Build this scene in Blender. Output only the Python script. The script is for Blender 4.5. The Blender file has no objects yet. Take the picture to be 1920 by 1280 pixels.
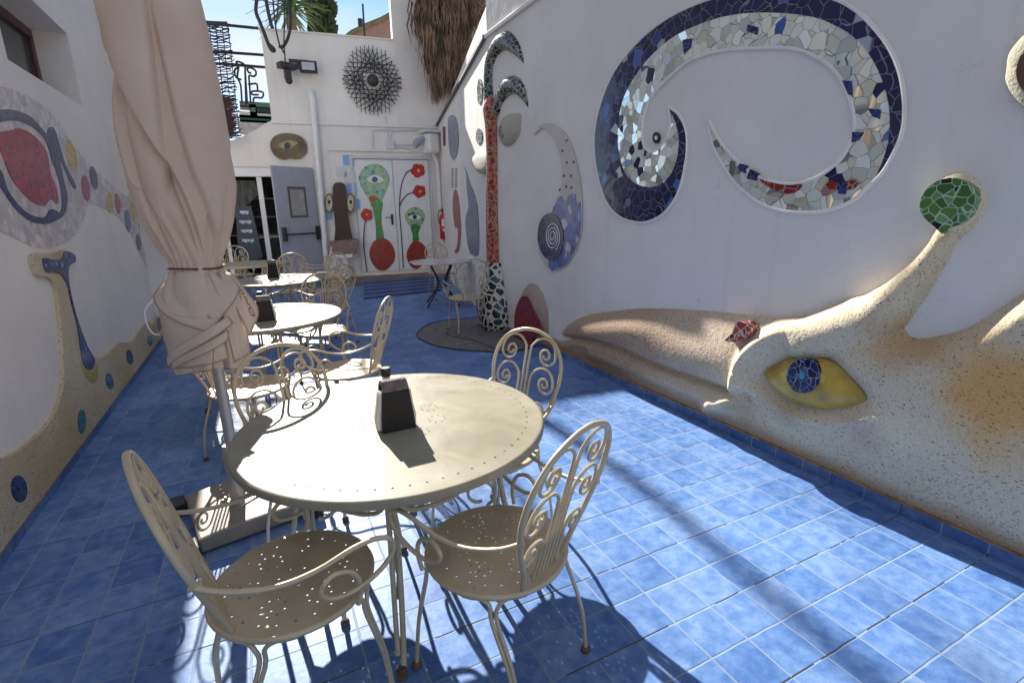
import bpy, bmesh, math, random
import numpy as np
from mathutils import Vector, Matrix
from mathutils.geometry import tessellate_polygon, delaunay_2d_cdt
random.seed(7); rng = np.random.default_rng(7)
R = math.radians
scene = bpy.context.scene
C = scene.collection
# ------------------------------------------------------------------ camera
H = 1.55; CX, CY, F = 960., 640., 945.9
YAW, PITCH, ROLL = R(26.166), R(14.639), R(-.983)
_f = np.array([math.sin(YAW)*math.cos(PITCH), math.cos(YAW)*math.cos(PITCH), -math.sin(PITCH)])
_r = np.array([math.cos(YAW), -math.sin(YAW), 0.]); _u = np.cross(_r, _f)
_r2 = math.cos(ROLL)*_r+math.sin(ROLL)*_u; _u2 = -math.sin(ROLL)*_r+math.cos(ROLL)*_u
cam = bpy.data.cameras.new('camera'); camo = bpy.data.objects.new('camera', cam); C.objects.link(camo)
camo.matrix_world = Matrix(((_r2[0], _u2[0], -_f[0], 0), (_r2[1], _u2[1], -_f[1], 0), (_r2[2], _u2[2], -_f[2], H), (0, 0, 0, 1)))
cam.sensor_width = 36; cam.lens = 36*F/1920; cam.clip_start = .05; cam.clip_end = 3000
scene.camera = camo
# ------------------------------------------------------------------ sky, sun, exposure
SUN_EL = R(30.3); SUNX = -.006
w = bpy.data.worlds.new('World'); scene.world = w; w.use_nodes = True
nt = w.node_tree; nt.nodes.clear()
sky = nt.nodes.new('ShaderNodeTexSky'); sky.sky_type = 'NISHITA'; sky.sun_disc = False
sky.sun_elevation = SUN_EL; sky.sun_rotation = math.atan2(SUNX, 1); sky.air_density = .9; sky.dust_density = 0.05; sky.ozone_density = 2.5; sky.altitude = 600
bg = nt.nodes.new('ShaderNodeBackground'); bg.inputs[1].default_value = .064
out = nt.nodes.new('ShaderNodeOutputWorld')
tc = nt.nodes.new('ShaderNodeTexCoord'); mp = nt.nodes.new('ShaderNodeMapping'); mp.inputs['Scale'].default_value = (1.2, 1.2, 4); mp.inputs['Rotation'].default_value = (.3, .5, 0)
cn = nt.nodes.new('ShaderNodeTexNoise'); cn.inputs['Scale'].default_value = 1.7; cn.inputs['Detail'].default_value = 7; cn.inputs['Distortion'].default_value = .6
cr = nt.nodes.new('ShaderNodeValToRGB'); cr.color_ramp.elements[0].position = .38; cr.color_ramp.elements[0].color = (0, 0, 0, 1); cr.color_ramp.elements[1].position = .7; cr.color_ramp.elements[1].color = (.8, .8, .8, 1)
mx = nt.nodes.new('ShaderNodeMix'); mx.data_type = 'RGBA'; mx.inputs['B'].default_value = (5.6, 5.25, 4.9, 1)
nt.links.new(tc.outputs['Generated'], mp.inputs[0]); nt.links.new(mp.outputs[0], cn.inputs['Vector']); nt.links.new(cn.outputs['Fac'], cr.inputs[0])
nt.links.new(cr.outputs[0], mx.inputs['Factor']); nt.links.new(sky.outputs[0], mx.inputs['A']); nt.links.new(mx.outputs['Result'], bg.inputs[0]); nt.links.new(bg.outputs[0], out.inputs[0])
sl = bpy.data.lights.new('sun', 'SUN'); sl.energy = 4.1; sl.angle = R(.53); sl.color = (1, .955, .87)
so = bpy.data.objects.new('sun', sl); C.objects.link(so)
so.rotation_euler = Vector((-SUNX, -1, -math.tan(SUN_EL))).to_track_quat('-Z', 'Y').to_euler()
scene.view_settings.view_transform = 'Standard'; scene.view_settings.look = 'None'
scene.view_settings.exposure = 1.56; scene.view_settings.gamma = 1
scene.render.engine = 'CYCLES'
scene.cycles.max_bounces = 8; scene.cycles.diffuse_bounces = 5
# ------------------------------------------------------------------ photo-to-place measuring
def ray(x, y): return _r2*((x-CX)/F)-_u2*((y-CY)/F)+_f
class Plane:
    def __init__(s, o, u, n): s.o = np.array(o, float); s.u = np.array(u, float)/np.linalg.norm(u); s.n = np.array(n, float)/np.linalg.norm(n); s.v = np.array([0, 0, 1.])
    def uv(s, x, y, off=0):
        r = ray(x, y); c = np.array([0, 0, H]); t = np.dot(s.o+s.n*off-c, s.n)/np.dot(r, s.n); p = c+r*t
        return float(np.dot(p-s.o, s.u)), float(p[2])
    def p(s, u, v, off=0): return s.o+s.u*u+s.v*v+s.n*off-s.v*s.o[2]
    def hit(s, x, y, off=0): return s.p(*s.uv(x, y, off), off)
def floor_pt(x, y, z=0.):
    r = ray(x, y); t = (z-H)/r[2]; return np.array([0, 0, H])+r*t
RX = 2.80; LX = -1.26
RW = Plane((RX, 0, 0), (0, 1, 0), (-1, 0, 0)); LW = Plane((LX, 0, 0), (0, 1, 0), (1, 0, 0))
_bd = np.array([3.45, -.45, 0]); _bd /= np.linalg.norm(_bd)
BW = Plane((.55, 12.4, 0), _bd, (_bd[1], -_bd[0], 0))
WC = (2.80, 6.25)
_c = BW.hit(821, 237)
_wd = np.array([_c[0]-WC[0], _c[1]-WC[1], 0]); _wd /= np.linalg.norm(_wd)
W2 = Plane((WC[0], WC[1], 0), _wd, (-_wd[1], _wd[0], 0))
# ------------------------------------------------------------------ materials
def hexl(h):
    h = h.lstrip('#'); c = [int(h[i:i+2], 16)/255 for i in (0, 2, 4)]
    return tuple((x/12.92 if x <= .04045 else ((x+.055)/1.055)**2.4) for x in c)
def N(nt, t, **kw):
    n = nt.nodes.new(t)
    for k, v in kw.items():
        if k.startswith('i_'): n.inputs[k[2:].replace('_', ' ')].default_value = v
        elif k.startswith('n_'): n.inputs[int(k[2:])].default_value = v
        else: setattr(n, k, v)
    return n
def base_mat(name, col, rough=.6, metal=0., spec=.5):
    m = bpy.data.materials.new(name); m.use_nodes = True; nt = m.node_tree; b = nt.nodes['Principled BSDF']
    b.inputs['Base Color'].default_value = (*col, 1); b.inputs['Roughness'].default_value = rough; b.inputs['Metallic'].default_value = metal
    b.inputs['Specular IOR Level'].default_value = spec
    return m, nt, b
def vary(name, col, rough=.6, metal=0., amt=.15, scale=6., bump=.0, bscale=60., spec=.5, rvar=.1, coord='Object', detail=6, bdist=.01):
    m, nt, b = base_mat(name, col, rough, metal, spec)
    t = N(nt, 'ShaderNodeTexCoord'); n = N(nt, 'ShaderNodeTexNoise', i_Scale=scale, i_Detail=detail)
    nt.links.new(t.outputs[coord], n.inputs['Vector'])
    r = N(nt, 'ShaderNodeValToRGB'); e = r.color_ramp.elements
    e[0].position = .3; e[0].color = tuple(c*(1-amt) for c in col)+(1,); e[1].position = .7; e[1].color = tuple(min(1, c*(1+amt)) for c in col)+(1,)
    nt.links.new(n.outputs['Fac'], r.inputs[0]); nt.links.new(r.outputs[0], b.inputs['Base Color'])
    mr = N(nt, 'ShaderNodeMapRange', n_3=max(0, rough-rvar), n_4=min(1, rough+rvar)); nt.links.new(n.outputs['Fac'], mr.inputs[0]); nt.links.new(mr.outputs[0], b.inputs['Roughness'])
    if bump:
        n2 = N(nt, 'ShaderNodeTexNoise', i_Scale=bscale, i_Detail=4.); nt.links.new(t.outputs[coord], n2.inputs['Vector'])
        bp = N(nt, 'ShaderNodeBump', i_Strength=bump, i_Distance=bdist); nt.links.new(n2.outputs['Fac'], bp.inputs['Height']); nt.links.new(bp.outputs[0], b.inputs['Normal'])
    return m
def ramp(nt, stops, interp='LINEAR'):
    r = N(nt, 'ShaderNodeValToRGB'); cr = r.color_ramp; cr.interpolation = interp
    while len(cr.elements) < len(stops): cr.elements.new(.5)
    for e, (p, c) in zip(cr.elements, stops): e.position = p; e.color = tuple(c)+(1,)
    return r
def mth(nt, op, a, b=None, clamp=False):
    n = N(nt, 'ShaderNodeMath', operation=op); n.use_clamp = clamp
    for i, v in enumerate((a, b)):
        if v is None: continue
        if isinstance(v, (int, float)): n.inputs[i].default_value = v
        else: nt.links.new(v, n.inputs[i])
    return n.outputs[0]
def mosaic(name, scale, stops, grout=(.55, .53, .5), gw=.05, rough=.12, metal=0., tilt=.0, rnd=1.0, mirror=False, spec=.5):
    """crazed tile pieces: one colour per piece, grout between"""
    m, nt, b = base_mat(name, (.5, .5, .5), rough, metal, spec)
    t = N(nt, 'ShaderNodeTexCoord')
    nz = N(nt, 'ShaderNodeTexNoise', i_Scale=scale*.6, i_Detail=1.); nt.links.new(t.outputs['Object'], nz.inputs['Vector'])
    ad = N(nt, 'ShaderNodeMix', data_type='RGBA', blend_type='LINEAR_LIGHT'); ad.inputs['Factor'].default_value = .35/scale
    nt.links.new(t.outputs['Object'], ad.inputs['A']); nt.links.new(nz.outputs['Color'], ad.inputs['B'])
    v = N(nt, 'ShaderNodeTexVoronoi', i_Scale=scale, i_Randomness=rnd); e = N(nt, 'ShaderNodeTexVoronoi', feature='DISTANCE_TO_EDGE', i_Scale=scale, i_Randomness=rnd)
    nt.links.new(ad.outputs['Result'], v.inputs['Vector']); nt.links.new(ad.outputs['Result'], e.inputs['Vector'])
    sp = N(nt, 'ShaderNodeSeparateColor'); nt.links.new(v.outputs['Color'], sp.inputs[0])
    r = ramp(nt, stops, 'CONSTANT'); nt.links.new(sp.outputs[0], r.inputs[0])
    hv = N(nt, 'ShaderNodeHueSaturation'); mr = N(nt, 'ShaderNodeMapRange', n_3=.75, n_4=1.2); nt.links.new(sp.outputs[1], mr.inputs[0]); nt.links.new(mr.outputs[0], hv.inputs['Value']); nt.links.new(r.outputs[0], hv.inputs['Color'])
    g = mth(nt, 'GREATER_THAN', e.outputs['Distance'], gw)
    mx = N(nt, 'ShaderNodeMix', data_type='RGBA'); mx.inputs['A'].default_value = (*grout, 1); nt.links.new(g, mx.inputs['Factor']); nt.links.new(hv.outputs[0], mx.inputs['B']); nt.links.new(mx.outputs['Result'], b.inputs['Base Color'])
    rr = mth(nt, 'SUBTRACT', .85, mth(nt, 'MULTIPLY', g, .85-rough)); nt.links.new(rr, b.inputs['Roughness'])
    bp = N(nt, 'ShaderNodeBump', i_Strength=.4, i_Distance=.004)
    nt.links.new(mth(nt, 'MINIMUM', e.outputs['Distance'], gw*1.6), bp.inputs['Height'])
    if tilt:
        ge = N(nt, 'ShaderNodeNewGeometry'); sb = N(nt, 'ShaderNodeVectorMath', operation='SUBTRACT'); sb.inputs[1].default_value = (.5, .5, .5); nt.links.new(v.outputs['Color'], sb.inputs[0])
        sc = N(nt, 'ShaderNodeVectorMath', operation='SCALE'); sc.inputs['Scale'].default_value = tilt; nt.links.new(sb.outputs[0], sc.inputs[0])
        a2 = N(nt, 'ShaderNodeVectorMath', operation='ADD'); nt.links.new(ge.outputs['Normal'], a2.inputs[0]); nt.links.new(sc.outputs[0], a2.inputs[1])
        no = N(nt, 'ShaderNodeVectorMath', operation='NORMALIZE'); nt.links.new(a2.outputs[0], no.inputs[0]); nt.links.new(no.outputs[0], bp.inputs['Normal'])
    nt.links.new(bp.outputs[0], b.inputs['Normal'])
    if mirror:   # pale pieces are mirror glass, the dark / coloured ones are glaze
        isp = mth(nt, 'LESS_THAN', sp.outputs[0], .88); nt.links.new(mth(nt, 'MULTIPLY', mth(nt, 'MULTIPLY', isp, g), mth(nt, 'ADD', mth(nt, 'MULTIPLY', mth(nt, 'GREATER_THAN', sp.outputs[2], .6), .6), .2)), b.inputs['Metallic'])
    return m
def stone_mat(name, col, col2, speck, sscale=55, dens=.16, bump=.5, mixscale=1.3, extra=None):
    """pebble-dash render: pale ground, darker chips, broad stains"""
    m, nt, b = base_mat(name, col, .85, 0, .25)
    t = N(nt, 'ShaderNodeTexCoord'); n = N(nt, 'ShaderNodeTexNoise', i_Scale=mixscale, i_Detail=5.); nt.links.new(t.outputs['Object'], n.inputs['Vector'])
    r = ramp(nt, [(.38, col), (.66, col2)]); nt.links.new(n.outputs['Fac'], r.inputs[0]); ground = r.outputs[0]
    gn = N(nt, 'ShaderNodeTexNoise', i_Scale=130., i_Detail=3.); nt.links.new(t.outputs['Object'], gn.inputs['Vector'])
    gr = ramp(nt, [(.35, (.62, .58, .55)), (.5, (1, 1, 1)), (.7, (1.15, 1.13, 1.1))]); nt.links.new(gn.outputs['Fac'], gr.inputs[0])
    if extra: ground = extra(nt, t, ground)
    gm_ = N(nt, 'ShaderNodeMix', data_type='RGBA', blend_type='MULTIPLY'); gm_.inputs['Factor'].default_value = .45; nt.links.new(ground, gm_.inputs['A']); nt.links.new(gr.outputs[0], gm_.inputs['B']); ground = gm_.outputs['Result']
    mpn = N(nt, 'ShaderNodeMapping'); mpn.inputs['Scale'].default_value = (1, .45, 1.15); mpn.inputs['Rotation'].default_value = (.35, 0, 0); nt.links.new(t.outputs['Object'], mpn.inputs[0])
    nw = N(nt, 'ShaderNodeTexNoise', i_Scale=sscale*.5, i_Detail=1.); nt.links.new(t.outputs['Object'], nw.inputs['Vector'])
    ad = N(nt, 'ShaderNodeMix', data_type='RGBA', blend_type='LINEAR_LIGHT'); ad.inputs['Factor'].default_value = .6/sscale; nt.links.new(mpn.outputs[0], ad.inputs['A']); nt.links.new(nw.outputs['Color'], ad.inputs['B'])
    v = N(nt, 'ShaderNodeTexVoronoi', i_Scale=sscale); nt.links.new(ad.outputs['Result'], v.inputs['Vector'])
    n3 = N(nt, 'ShaderNodeTexNoise', i_Scale=2.2, i_Detail=3.); nt.links.new(t.outputs['Object'], n3.inputs['Vector'])
    sp = N(nt, 'ShaderNodeSeparateColor'); nt.links.new(v.outputs['Color'], sp.inputs[0])
    pick = mth(nt, 'LESS_THAN', sp.outputs[0], mth(nt, 'MULTIPLY', n3.outputs['Fac'], dens*4))
    small = mth(nt, 'LESS_THAN', v.outputs['Distance'], mth(nt, 'ADD', mth(nt, 'MULTIPLY', sp.outputs[1], .2), .14))
    f = mth(nt, 'MULTIPLY', mth(nt, 'MULTIPLY', pick, small), .85)
    sc = ramp(nt, [(0, speck[0]), (.6, speck[1])]); nt.links.new(sp.outputs[2], sc.inputs[0])
    mx = N(nt, 'ShaderNodeMix', data_type='RGBA'); nt.links.new(f, mx.inputs['Factor']); nt.links.new(ground, mx.inputs['A']); nt.links.new(sc.outputs[0], mx.inputs['B']); nt.links.new(mx.outputs['Result'], b.inputs['Base Color'])
    n2 = N(nt, 'ShaderNodeTexNoise', i_Scale=90., i_Detail=4.); nt.links.new(t.outputs['Object'], n2.inputs['Vector'])
    bp = N(nt, 'ShaderNodeBump', i_Strength=bump, i_Distance=.012); nt.links.new(n2.outputs['Fac'], bp.inputs['Height']); nt.links.new(bp.outputs[0], b.inputs['Normal'])
    return m
def floor_mat(name, scale_u=.3665, x0=1.2555, scale_v=.3565, y0=1.171, axes=(0, 1), dark=1.):
    m, nt, b = base_mat(name, (.1, .2, .5), .3, 0, .16)
    t = N(nt, 'ShaderNodeTexCoord'); s = N(nt, 'ShaderNodeSeparateXYZ'); nt.links.new(t.outputs['Object'], s.inputs[0])
    wv = N(nt, 'ShaderNodeTexNoise', i_Scale=9., i_Detail=2.); nt.links.new(t.outputs['Object'], wv.inputs['Vector'])
    wob = mth(nt, 'MULTIPLY', mth(nt, 'SUBTRACT', wv.outputs['Fac'], .5), .008)
    def per(ax, per_, o):
        u = mth(nt, 'DIVIDE', mth(nt, 'ADD', mth(nt, 'SUBTRACT', s.outputs[ax], o), wob), per_)
        hf = mth(nt, 'MULTIPLY', u, 2.)
        dm = mth(nt, 'ABSOLUTE', mth(nt, 'SUBTRACT', mth(nt, 'FRACT', mth(nt, 'ADD', u, .5)), .5))      # distance to main joint (in tiles)
        dh = mth(nt, 'ABSOLUTE', mth(nt, 'SUBTRACT', mth(nt, 'FRACT', mth(nt, 'ADD', hf, .5)), .5))
        return mth(nt, 'MULTIPLY', dm, per_), mth(nt, 'MULTIPLY', dh, per_*.5), mth(nt, 'FLOOR', hf)
    mu, hu, cu = per(axes[0], scale_u, x0); mv, hv, cv = per(axes[1], scale_v, y0)
    near = mth(nt, 'MINIMUM', hu, hv)
    grout = N(nt, 'ShaderNodeMapRange', interpolation_type='SMOOTHSTEP', n_1=.0022, n_2=.0050, n_3=1, n_4=0); nt.links.new(near, grout.inputs[0])
    dk = N(nt, 'ShaderNodeTexNoise', i_Scale=5., i_Detail=3.); nt.links.new(t.outputs['Object'], dk.inputs['Vector'])
    darkline = mth(nt, 'MULTIPLY', mth(nt, 'LESS_THAN', mv, .0022), mth(nt, 'GREATER_THAN', dk.outputs['Fac'], .47))
    cb = N(nt, 'ShaderNodeCombineXYZ'); nt.links.new(cu, cb.inputs[0]); nt.links.new(cv, cb.inputs[1])
    wn = N(nt, 'ShaderNodeTexWhiteNoise', noise_dimensions='2D'); nt.links.new(cb.outputs[0], wn.inputs['Vector'])
    off = N(nt, 'ShaderNodeVectorMath', operation='SCALE'); off.inputs['Scale'].default_value = 20; nt.links.new(wn.outputs['Color'], off.inputs[0])
    av = N(nt, 'ShaderNodeVectorMath', operation='ADD'); nt.links.new(t.outputs['Object'], av.inputs[0]); nt.links.new(off.outputs[0], av.inputs[1])
    n = N(nt, 'ShaderNodeTexNoise', i_Scale=15., i_Detail=8., i_Roughness=.66); nt.links.new(av.outputs[0], n.inputs['Vector'])
    ff = mth(nt, 'ADD', n.outputs['Fac'], mth(nt, 'MULTIPLY', mth(nt, 'SUBTRACT', wn.outputs['Value'], .5), .2))
    # tile edges glazed a little paler, as on the real tiles
    r = ramp(nt, [(.3, (.075*dark, .165*dark, .42*dark)), (.5, (.135*dark, .25*dark, .52*dark)), (.7, (.22*dark, .34*dark, .60*dark))]); nt.links.new(ff, r.inputs[0])
    mx = N(nt, 'ShaderNodeMix', data_type='RGBA'); nt.links.new(mth(nt, 'MULTIPLY', grout.outputs[0], .8), mx.inputs['Factor']); nt.links.new(r.outputs[0], mx.inputs['A']); mx.inputs['B'].default_value = (.30, .37, .47, 1)
    m2 = N(nt, 'ShaderNodeMix', data_type='RGBA'); nt.links.new(darkline, m2.inputs['Factor']); nt.links.new(mx.outputs['Result'], m2.inputs['A']); m2.inputs['B'].default_value = (.05, .045, .04, 1)
    dn = N(nt, 'ShaderNodeTexNoise', i_Scale=1.1, i_Detail=5.); nt.links.new(t.outputs['Object'], dn.inputs['Vector'])
    dr = ramp(nt, [(.35, (.8, .8, .8)), (.6, (1, 1, 1))]); nt.links.new(dn.outputs['Fac'], dr.inputs[0])
    m3 = N(nt, 'ShaderNodeMix', data_type='RGBA', blend_type='MULTIPLY'); m3.inputs['Factor'].default_value = 1; nt.links.new(m2.outputs['Result'], m3.inputs['A']); nt.links.new(dr.outputs[0], m3.inputs['B'])
    nt.links.new(m3.outputs['Result'], b.inputs['Base Color'])
    rr = N(nt, 'ShaderNodeMapRange', n_3=.34, n_4=.52); nt.links.new(n.outputs['Fac'], rr.inputs[0]); nt.links.new(mth(nt, 'ADD', rr.outputs[0], mth(nt, 'MULTIPLY', grout.outputs[0], .4)), b.inputs['Roughness'])
    n4 = N(nt, 'ShaderNodeTexNoise', i_Scale=38., i_Detail=4.); nt.links.new(t.outputs['Object'], n4.inputs['Vector'])
    hh = mth(nt, 'SUBTRACT', mth(nt, 'MULTIPLY', n4.outputs['Fac'], .35), grout.outputs[0])
    bp = N(nt, 'ShaderNodeBump', i_Strength=.45, i_Distance=.005); nt.links.new(hh, bp.inputs['Height']); nt.links.new(bp.outputs[0], b.inputs['Normal'])
    return m
def wall_mat(name, col):
    m, nt, b = base_mat(name, col, .75, 0, .3)
    t = N(nt, 'ShaderNodeTexCoord')
    n = N(nt, 'ShaderNodeTexNoise', i_Scale=.9, i_Detail=8., i_Roughness=.6); nt.links.new(t.outputs['Object'], n.inputs['Vector'])
    r = ramp(nt, [(.3, tuple(c*.90 for c in col)), (.62, tuple(min(.85, c*1.04) for c in col))]); nt.links.new(n.outputs['Fac'], r.inputs[0])
    sn = N(nt, 'ShaderNodeTexNoise', i_Scale=7., i_Detail=9., i_Roughness=.7); nt.links.new(t.outputs['Object'], sn.inputs['Vector'])
    sr = ramp(nt, [(.24, (.72, .7, .68)), (.36, (1, 1, 1))]); nt.links.new(sn.outputs['Fac'], sr.inputs[0])
    mx = N(nt, 'ShaderNodeMix', data_type='RGBA', blend_type='MULTIPLY'); mx.inputs['Factor'].default_value = .8; nt.links.new(r.outputs[0], mx.inputs['A']); nt.links.new(sr.outputs[0], mx.inputs['B']); nt.links.new(mx.outputs['Result'], b.inputs['Base Color'])
    wv = N(nt, 'ShaderNodeTexVoronoi', feature='DISTANCE_TO_EDGE', i_Scale=.9); wd = N(nt, 'ShaderNodeMix', data_type='RGBA', blend_type='LINEAR_LIGHT'); wd.inputs['Factor'].default_value = .35
    wn = N(nt, 'ShaderNodeTexNoise', i_Scale=2.2, i_Detail=7.); nt.links.new(t.outputs['Object'], wn.inputs['Vector']); nt.links.new(t.outputs['Object'], wd.inputs['A']); nt.links.new(wn.outputs['Color'], wd.inputs['B']); nt.links.new(wd.outputs['Result'], wv.inputs['Vector'])
    ck = mth(nt, 'MULTIPLY', mth(nt, 'LESS_THAN', wv.outputs['Distance'], .0028), mth(nt, 'GREATER_THAN', sn.outputs['Fac'], .53))
    dm = N(nt, 'ShaderNodeMapping'); dm.inputs['Scale'].default_value = (9, 9, .5); nt.links.new(t.outputs['Object'], dm.inputs[0]); dn = N(nt, 'ShaderNodeTexNoise', i_Scale=1., i_Detail=5.); nt.links.new(dm.outputs[0], dn.inputs['Vector'])
    dr = ramp(nt, [(.58, (1, 1, 1)), (.75, (.86, .84, .80))]); nt.links.new(dn.outputs['Fac'], dr.inputs[0])
    m5 = N(nt, 'ShaderNodeMix', data_type='RGBA', blend_type='MULTIPLY'); m5.inputs['Factor'].default_value = .4; nt.links.new(mx.outputs['Result'], m5.inputs['A']); nt.links.new(dr.outputs[0], m5.inputs['B'])
    m6 = N(nt, 'ShaderNodeMix', data_type='RGBA'); nt.links.new(mth(nt, 'MULTIPLY', ck, .14), m6.inputs['Factor']); nt.links.new(m5.outputs['Result'], m6.inputs['A']); m6.inputs['B'].default_value = (.3, .28, .26, 1); nt.links.new(m6.outputs['Result'], b.inputs['Base Color'])
    n2 = N(nt, 'ShaderNodeTexNoise', i_Scale=22., i_Detail=6.); nt.links.new(t.outputs['Object'], n2.inputs['Vector'])
    n3 = N(nt, 'ShaderNodeTexNoise', i_Scale=2.5, i_Detail=2.); nt.links.new(t.outputs['Object'], n3.inputs['Vector'])
    hh = mth(nt, 'ADD', mth(nt, 'MULTIPLY', n2.outputs['Fac'], .25), n3.outputs['Fac'])
    bp = N(nt, 'ShaderNodeBump', i_Strength=.4, i_Distance=.028); nt.links.new(hh, bp.inputs['Height']); nt.links.new(bp.outputs[0], b.inputs['Normal'])
    return m
# ------------------------------------------------------------------ object helpers
def tag(o, label=None, cat=None, group=None, kind=None):
    if label: o['label'] = label
    if cat: o['category'] = cat
    if group: o['group'] = group
    if kind: o['kind'] = kind
    return o
def empty(name, loc, rz=0., label=None, cat=None, group=None):
    o = bpy.data.objects.new(name, None); C.objects.link(o); o.location = loc; o.rotation_euler = (0, 0, rz); o.empty_display_size = .1
    return tag(o, label, cat, group)
class MB:
    def __init__(s): s.v = []; s.f = []
    def add(s, v, f):
        k = len(s.v); s.v += [tuple(map(float, p)) for p in v]; s.f += [tuple(i+k for i in q) for q in f]; return s
    def box(s, a, b, rz=0., c=None):
        x0, y0, z0 = a; x1, y1, z1 = b
        v = [(x0, y0, z0), (x1, y0, z0), (x1, y1, z0), (x0, y1, z0), (x0, y0, z1), (x1, y0, z1), (x1, y1, z1), (x0, y1, z1)]
        if rz:
            cx, cy = c if c else ((x0+x1)/2, (y0+y1)/2); ca, sa = math.cos(rz), math.sin(rz)
            v = [(cx+(x-cx)*ca-(y-cy)*sa, cy+(x-cx)*sa+(y-cy)*ca, z) for x, y, z in v]
        return s.add(v, [(0, 3, 2, 1), (4, 5, 6, 7), (0, 1, 5, 4), (1, 2, 6, 5), (2, 3, 7, 6), (3, 0, 4, 7)])
    def pbox(s, P, u0, u1, v0, v1, o0, o1):      # box in a wall plane
        v = [P.p(u, z, o) for o in (o0, o1) for (u, z) in ((u0, v0), (u1, v0), (u1, v1), (u0, v1))]
        return s.add(v, [(0, 1, 2, 3), (7, 6, 5, 4), (0, 4, 5, 1), (1, 5, 6, 2), (2, 6, 7, 3), (3, 7, 4, 0)])
    def tube(s, pts, r, n=8, sub=4, closed=False, cap=True):
        P = catmull(pts, sub, closed) if sub > 1 else np.array(pts, float)
        rr = np.interp(np.linspace(0, 1, len(P)), np.linspace(0, 1, len(r)), r) if hasattr(r, '__len__') else np.full(len(P), r)
        T = np.gradient(P, axis=0)
        if closed: T = np.roll(P, -1, 0)-np.roll(P, 1, 0)
        T /= np.maximum(np.linalg.norm(T, axis=1), 1e-9)[:, None]
        a = np.array([0, 0, 1.]) if abs(T[0][2]) < .9 else np.array([1., 0, 0]); nrm = np.cross(T[0], a); nrm /= np.linalg.norm(nrm)
        vs = []; th = np.arange(n)*2*math.pi/n
        for i in range(len(P)):
            nrm = nrm-T[i]*np.dot(nrm, T[i]); nrm /= max(np.linalg.norm(nrm), 1e-9); bn = np.cross(T[i], nrm)
            vs.append(P[i]+rr[i]*(np.cos(th)[:, None]*nrm+np.sin(th)[:, None]*bn))
        m = len(P); V = np.concatenate(vs); fs = []
        for i in range(m if closed else m-1):
            j = (i+1) % m
            for k in range(n): fs.append((i*n+k, i*n+(k+1) % n, j*n+(k+1) % n, j*n+k))
        if cap and not closed: fs.append(tuple(range(n-1, -1, -1))); fs.append(tuple((m-1)*n+k for k in range(n)))
        return s.add(V, fs)
    def lathe(s, prof, c=(0, 0, 0), n=24, ax=2):
        vs = []; fs = []
        for r, z in prof:
            for k in range(n):
                a = 2*math.pi*k/n; p = [r*math.cos(a), r*math.sin(a), z]
                if ax == 1: p = [p[0], p[2], p[1]]
                if ax == 0: p = [p[2], p[0], p[1]]
                vs.append((p[0]+c[0], p[1]+c[1], p[2]+c[2]))
        for i in range(len(prof)-1):
            for k in range(n): fs.append((i*n+k, i*n+(k+1) % n, (i+1)*n+(k+1) % n, (i+1)*n+k))
        fs.append(tuple(range(n-1, -1, -1))); fs.append(tuple((len(prof)-1)*n+k for k in range(n)))
        return s.add(vs, fs)
    def ball(s, c, r, n=12, sc=(1, 1, 1)):
        vs = []; fs = []; m = n//2+1
        for i in range(m):
            ph = math.pi*i/(m-1)
            for k in range(n): a = 2*math.pi*k/n; vs.append((c[0]+r*sc[0]*math.sin(ph)*math.cos(a), c[1]+r*sc[1]*math.sin(ph)*math.sin(a), c[2]+r*sc[2]*math.cos(ph)))
        for i in range(m-1):
            for k in range(n): fs.append((i*n+k, (i+1)*n+k, (i+1)*n+(k+1) % n, i*n+(k+1) % n))
        return s.add(vs, fs)
    def build(s, name, mat, parent=None, smooth=False, world=True, bevel=0, **kw):
        me = bpy.data.meshes.new(name)
        off = np.array([0, 0, 0.])
        V = np.array(s.v)
        if parent is not None and world:
            p = parent; M = Matrix.Identity(4); chain = []
            while p is not None: chain.append(p); p = p.parent
            for p in reversed(chain): M = M @ Matrix.LocRotScale(p.location, p.rotation_euler, None)
            Mi = np.array(M.inverted()); V = V @ Mi[:3, :3].T+Mi[:3, 3]
        me.from_pydata([tuple(p) for p in V], [], s.f); me.validate()
        if isinstance(mat, (list, tuple)):
            for q in mat: me.materials.append(q)
        else: me.materials.append(mat)
        bm = bmesh.new(); bm.from_mesh(me); bmesh.ops.recalc_face_normals(bm, faces=bm.faces)
        if smooth:
            for f_ in bm.faces: f_.smooth = True
            for e_ in bm.edges:
                if e_.is_manifold and e_.calc_face_angle(0) > R(50): e_.smooth = False
        bm.to_mesh(me); bm.free()
        o = bpy.data.objects.new(name, me); C.objects.link(o)
        if parent is not None: o.parent = parent
        if bevel:
            b = o.modifiers.new('bevel', 'BEVEL'); b.width = bevel; b.segments = 2; b.limit_method = 'ANGLE'; b.angle_limit = R(40)
        return tag(o, **kw)
def catmull(pts, sub=6, closed=False):
    P = np.array(pts, float); n = len(P)
    if closed: Q = np.vstack([P[-1], P, P[0], P[1]]); m = n
    else: Q = np.vstack([2*P[0]-P[1], P, 2*P[-1]-P[-2]]); m = n-1
    out = []
    for i in range(m):
        p0, p1, p2, p3 = Q[i:i+4]
        for t in np.arange(sub)/sub: out.append(.5*(2*p1+(p2-p0)*t+(2*p0-5*p1+4*p2-p3)*t*t+(3*p1-p0-3*p2+p3)*t**3))
    if not closed: out.append(P[-1])
    return np.array(out)
def mid_loc(P, uvs, off=0):
    uvs = np.array(uvs); c = (uvs.min(0)+uvs.max(0))/2; return P.p(c[0], uvs[:, 1].min(), off)
def poly_uv(P, pts, sub=5, off=0.):
    q = catmull(pts, sub, True) if sub > 1 else np.array(pts, float)
    return [P.uv(x, y, off) for x, y in q]
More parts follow.
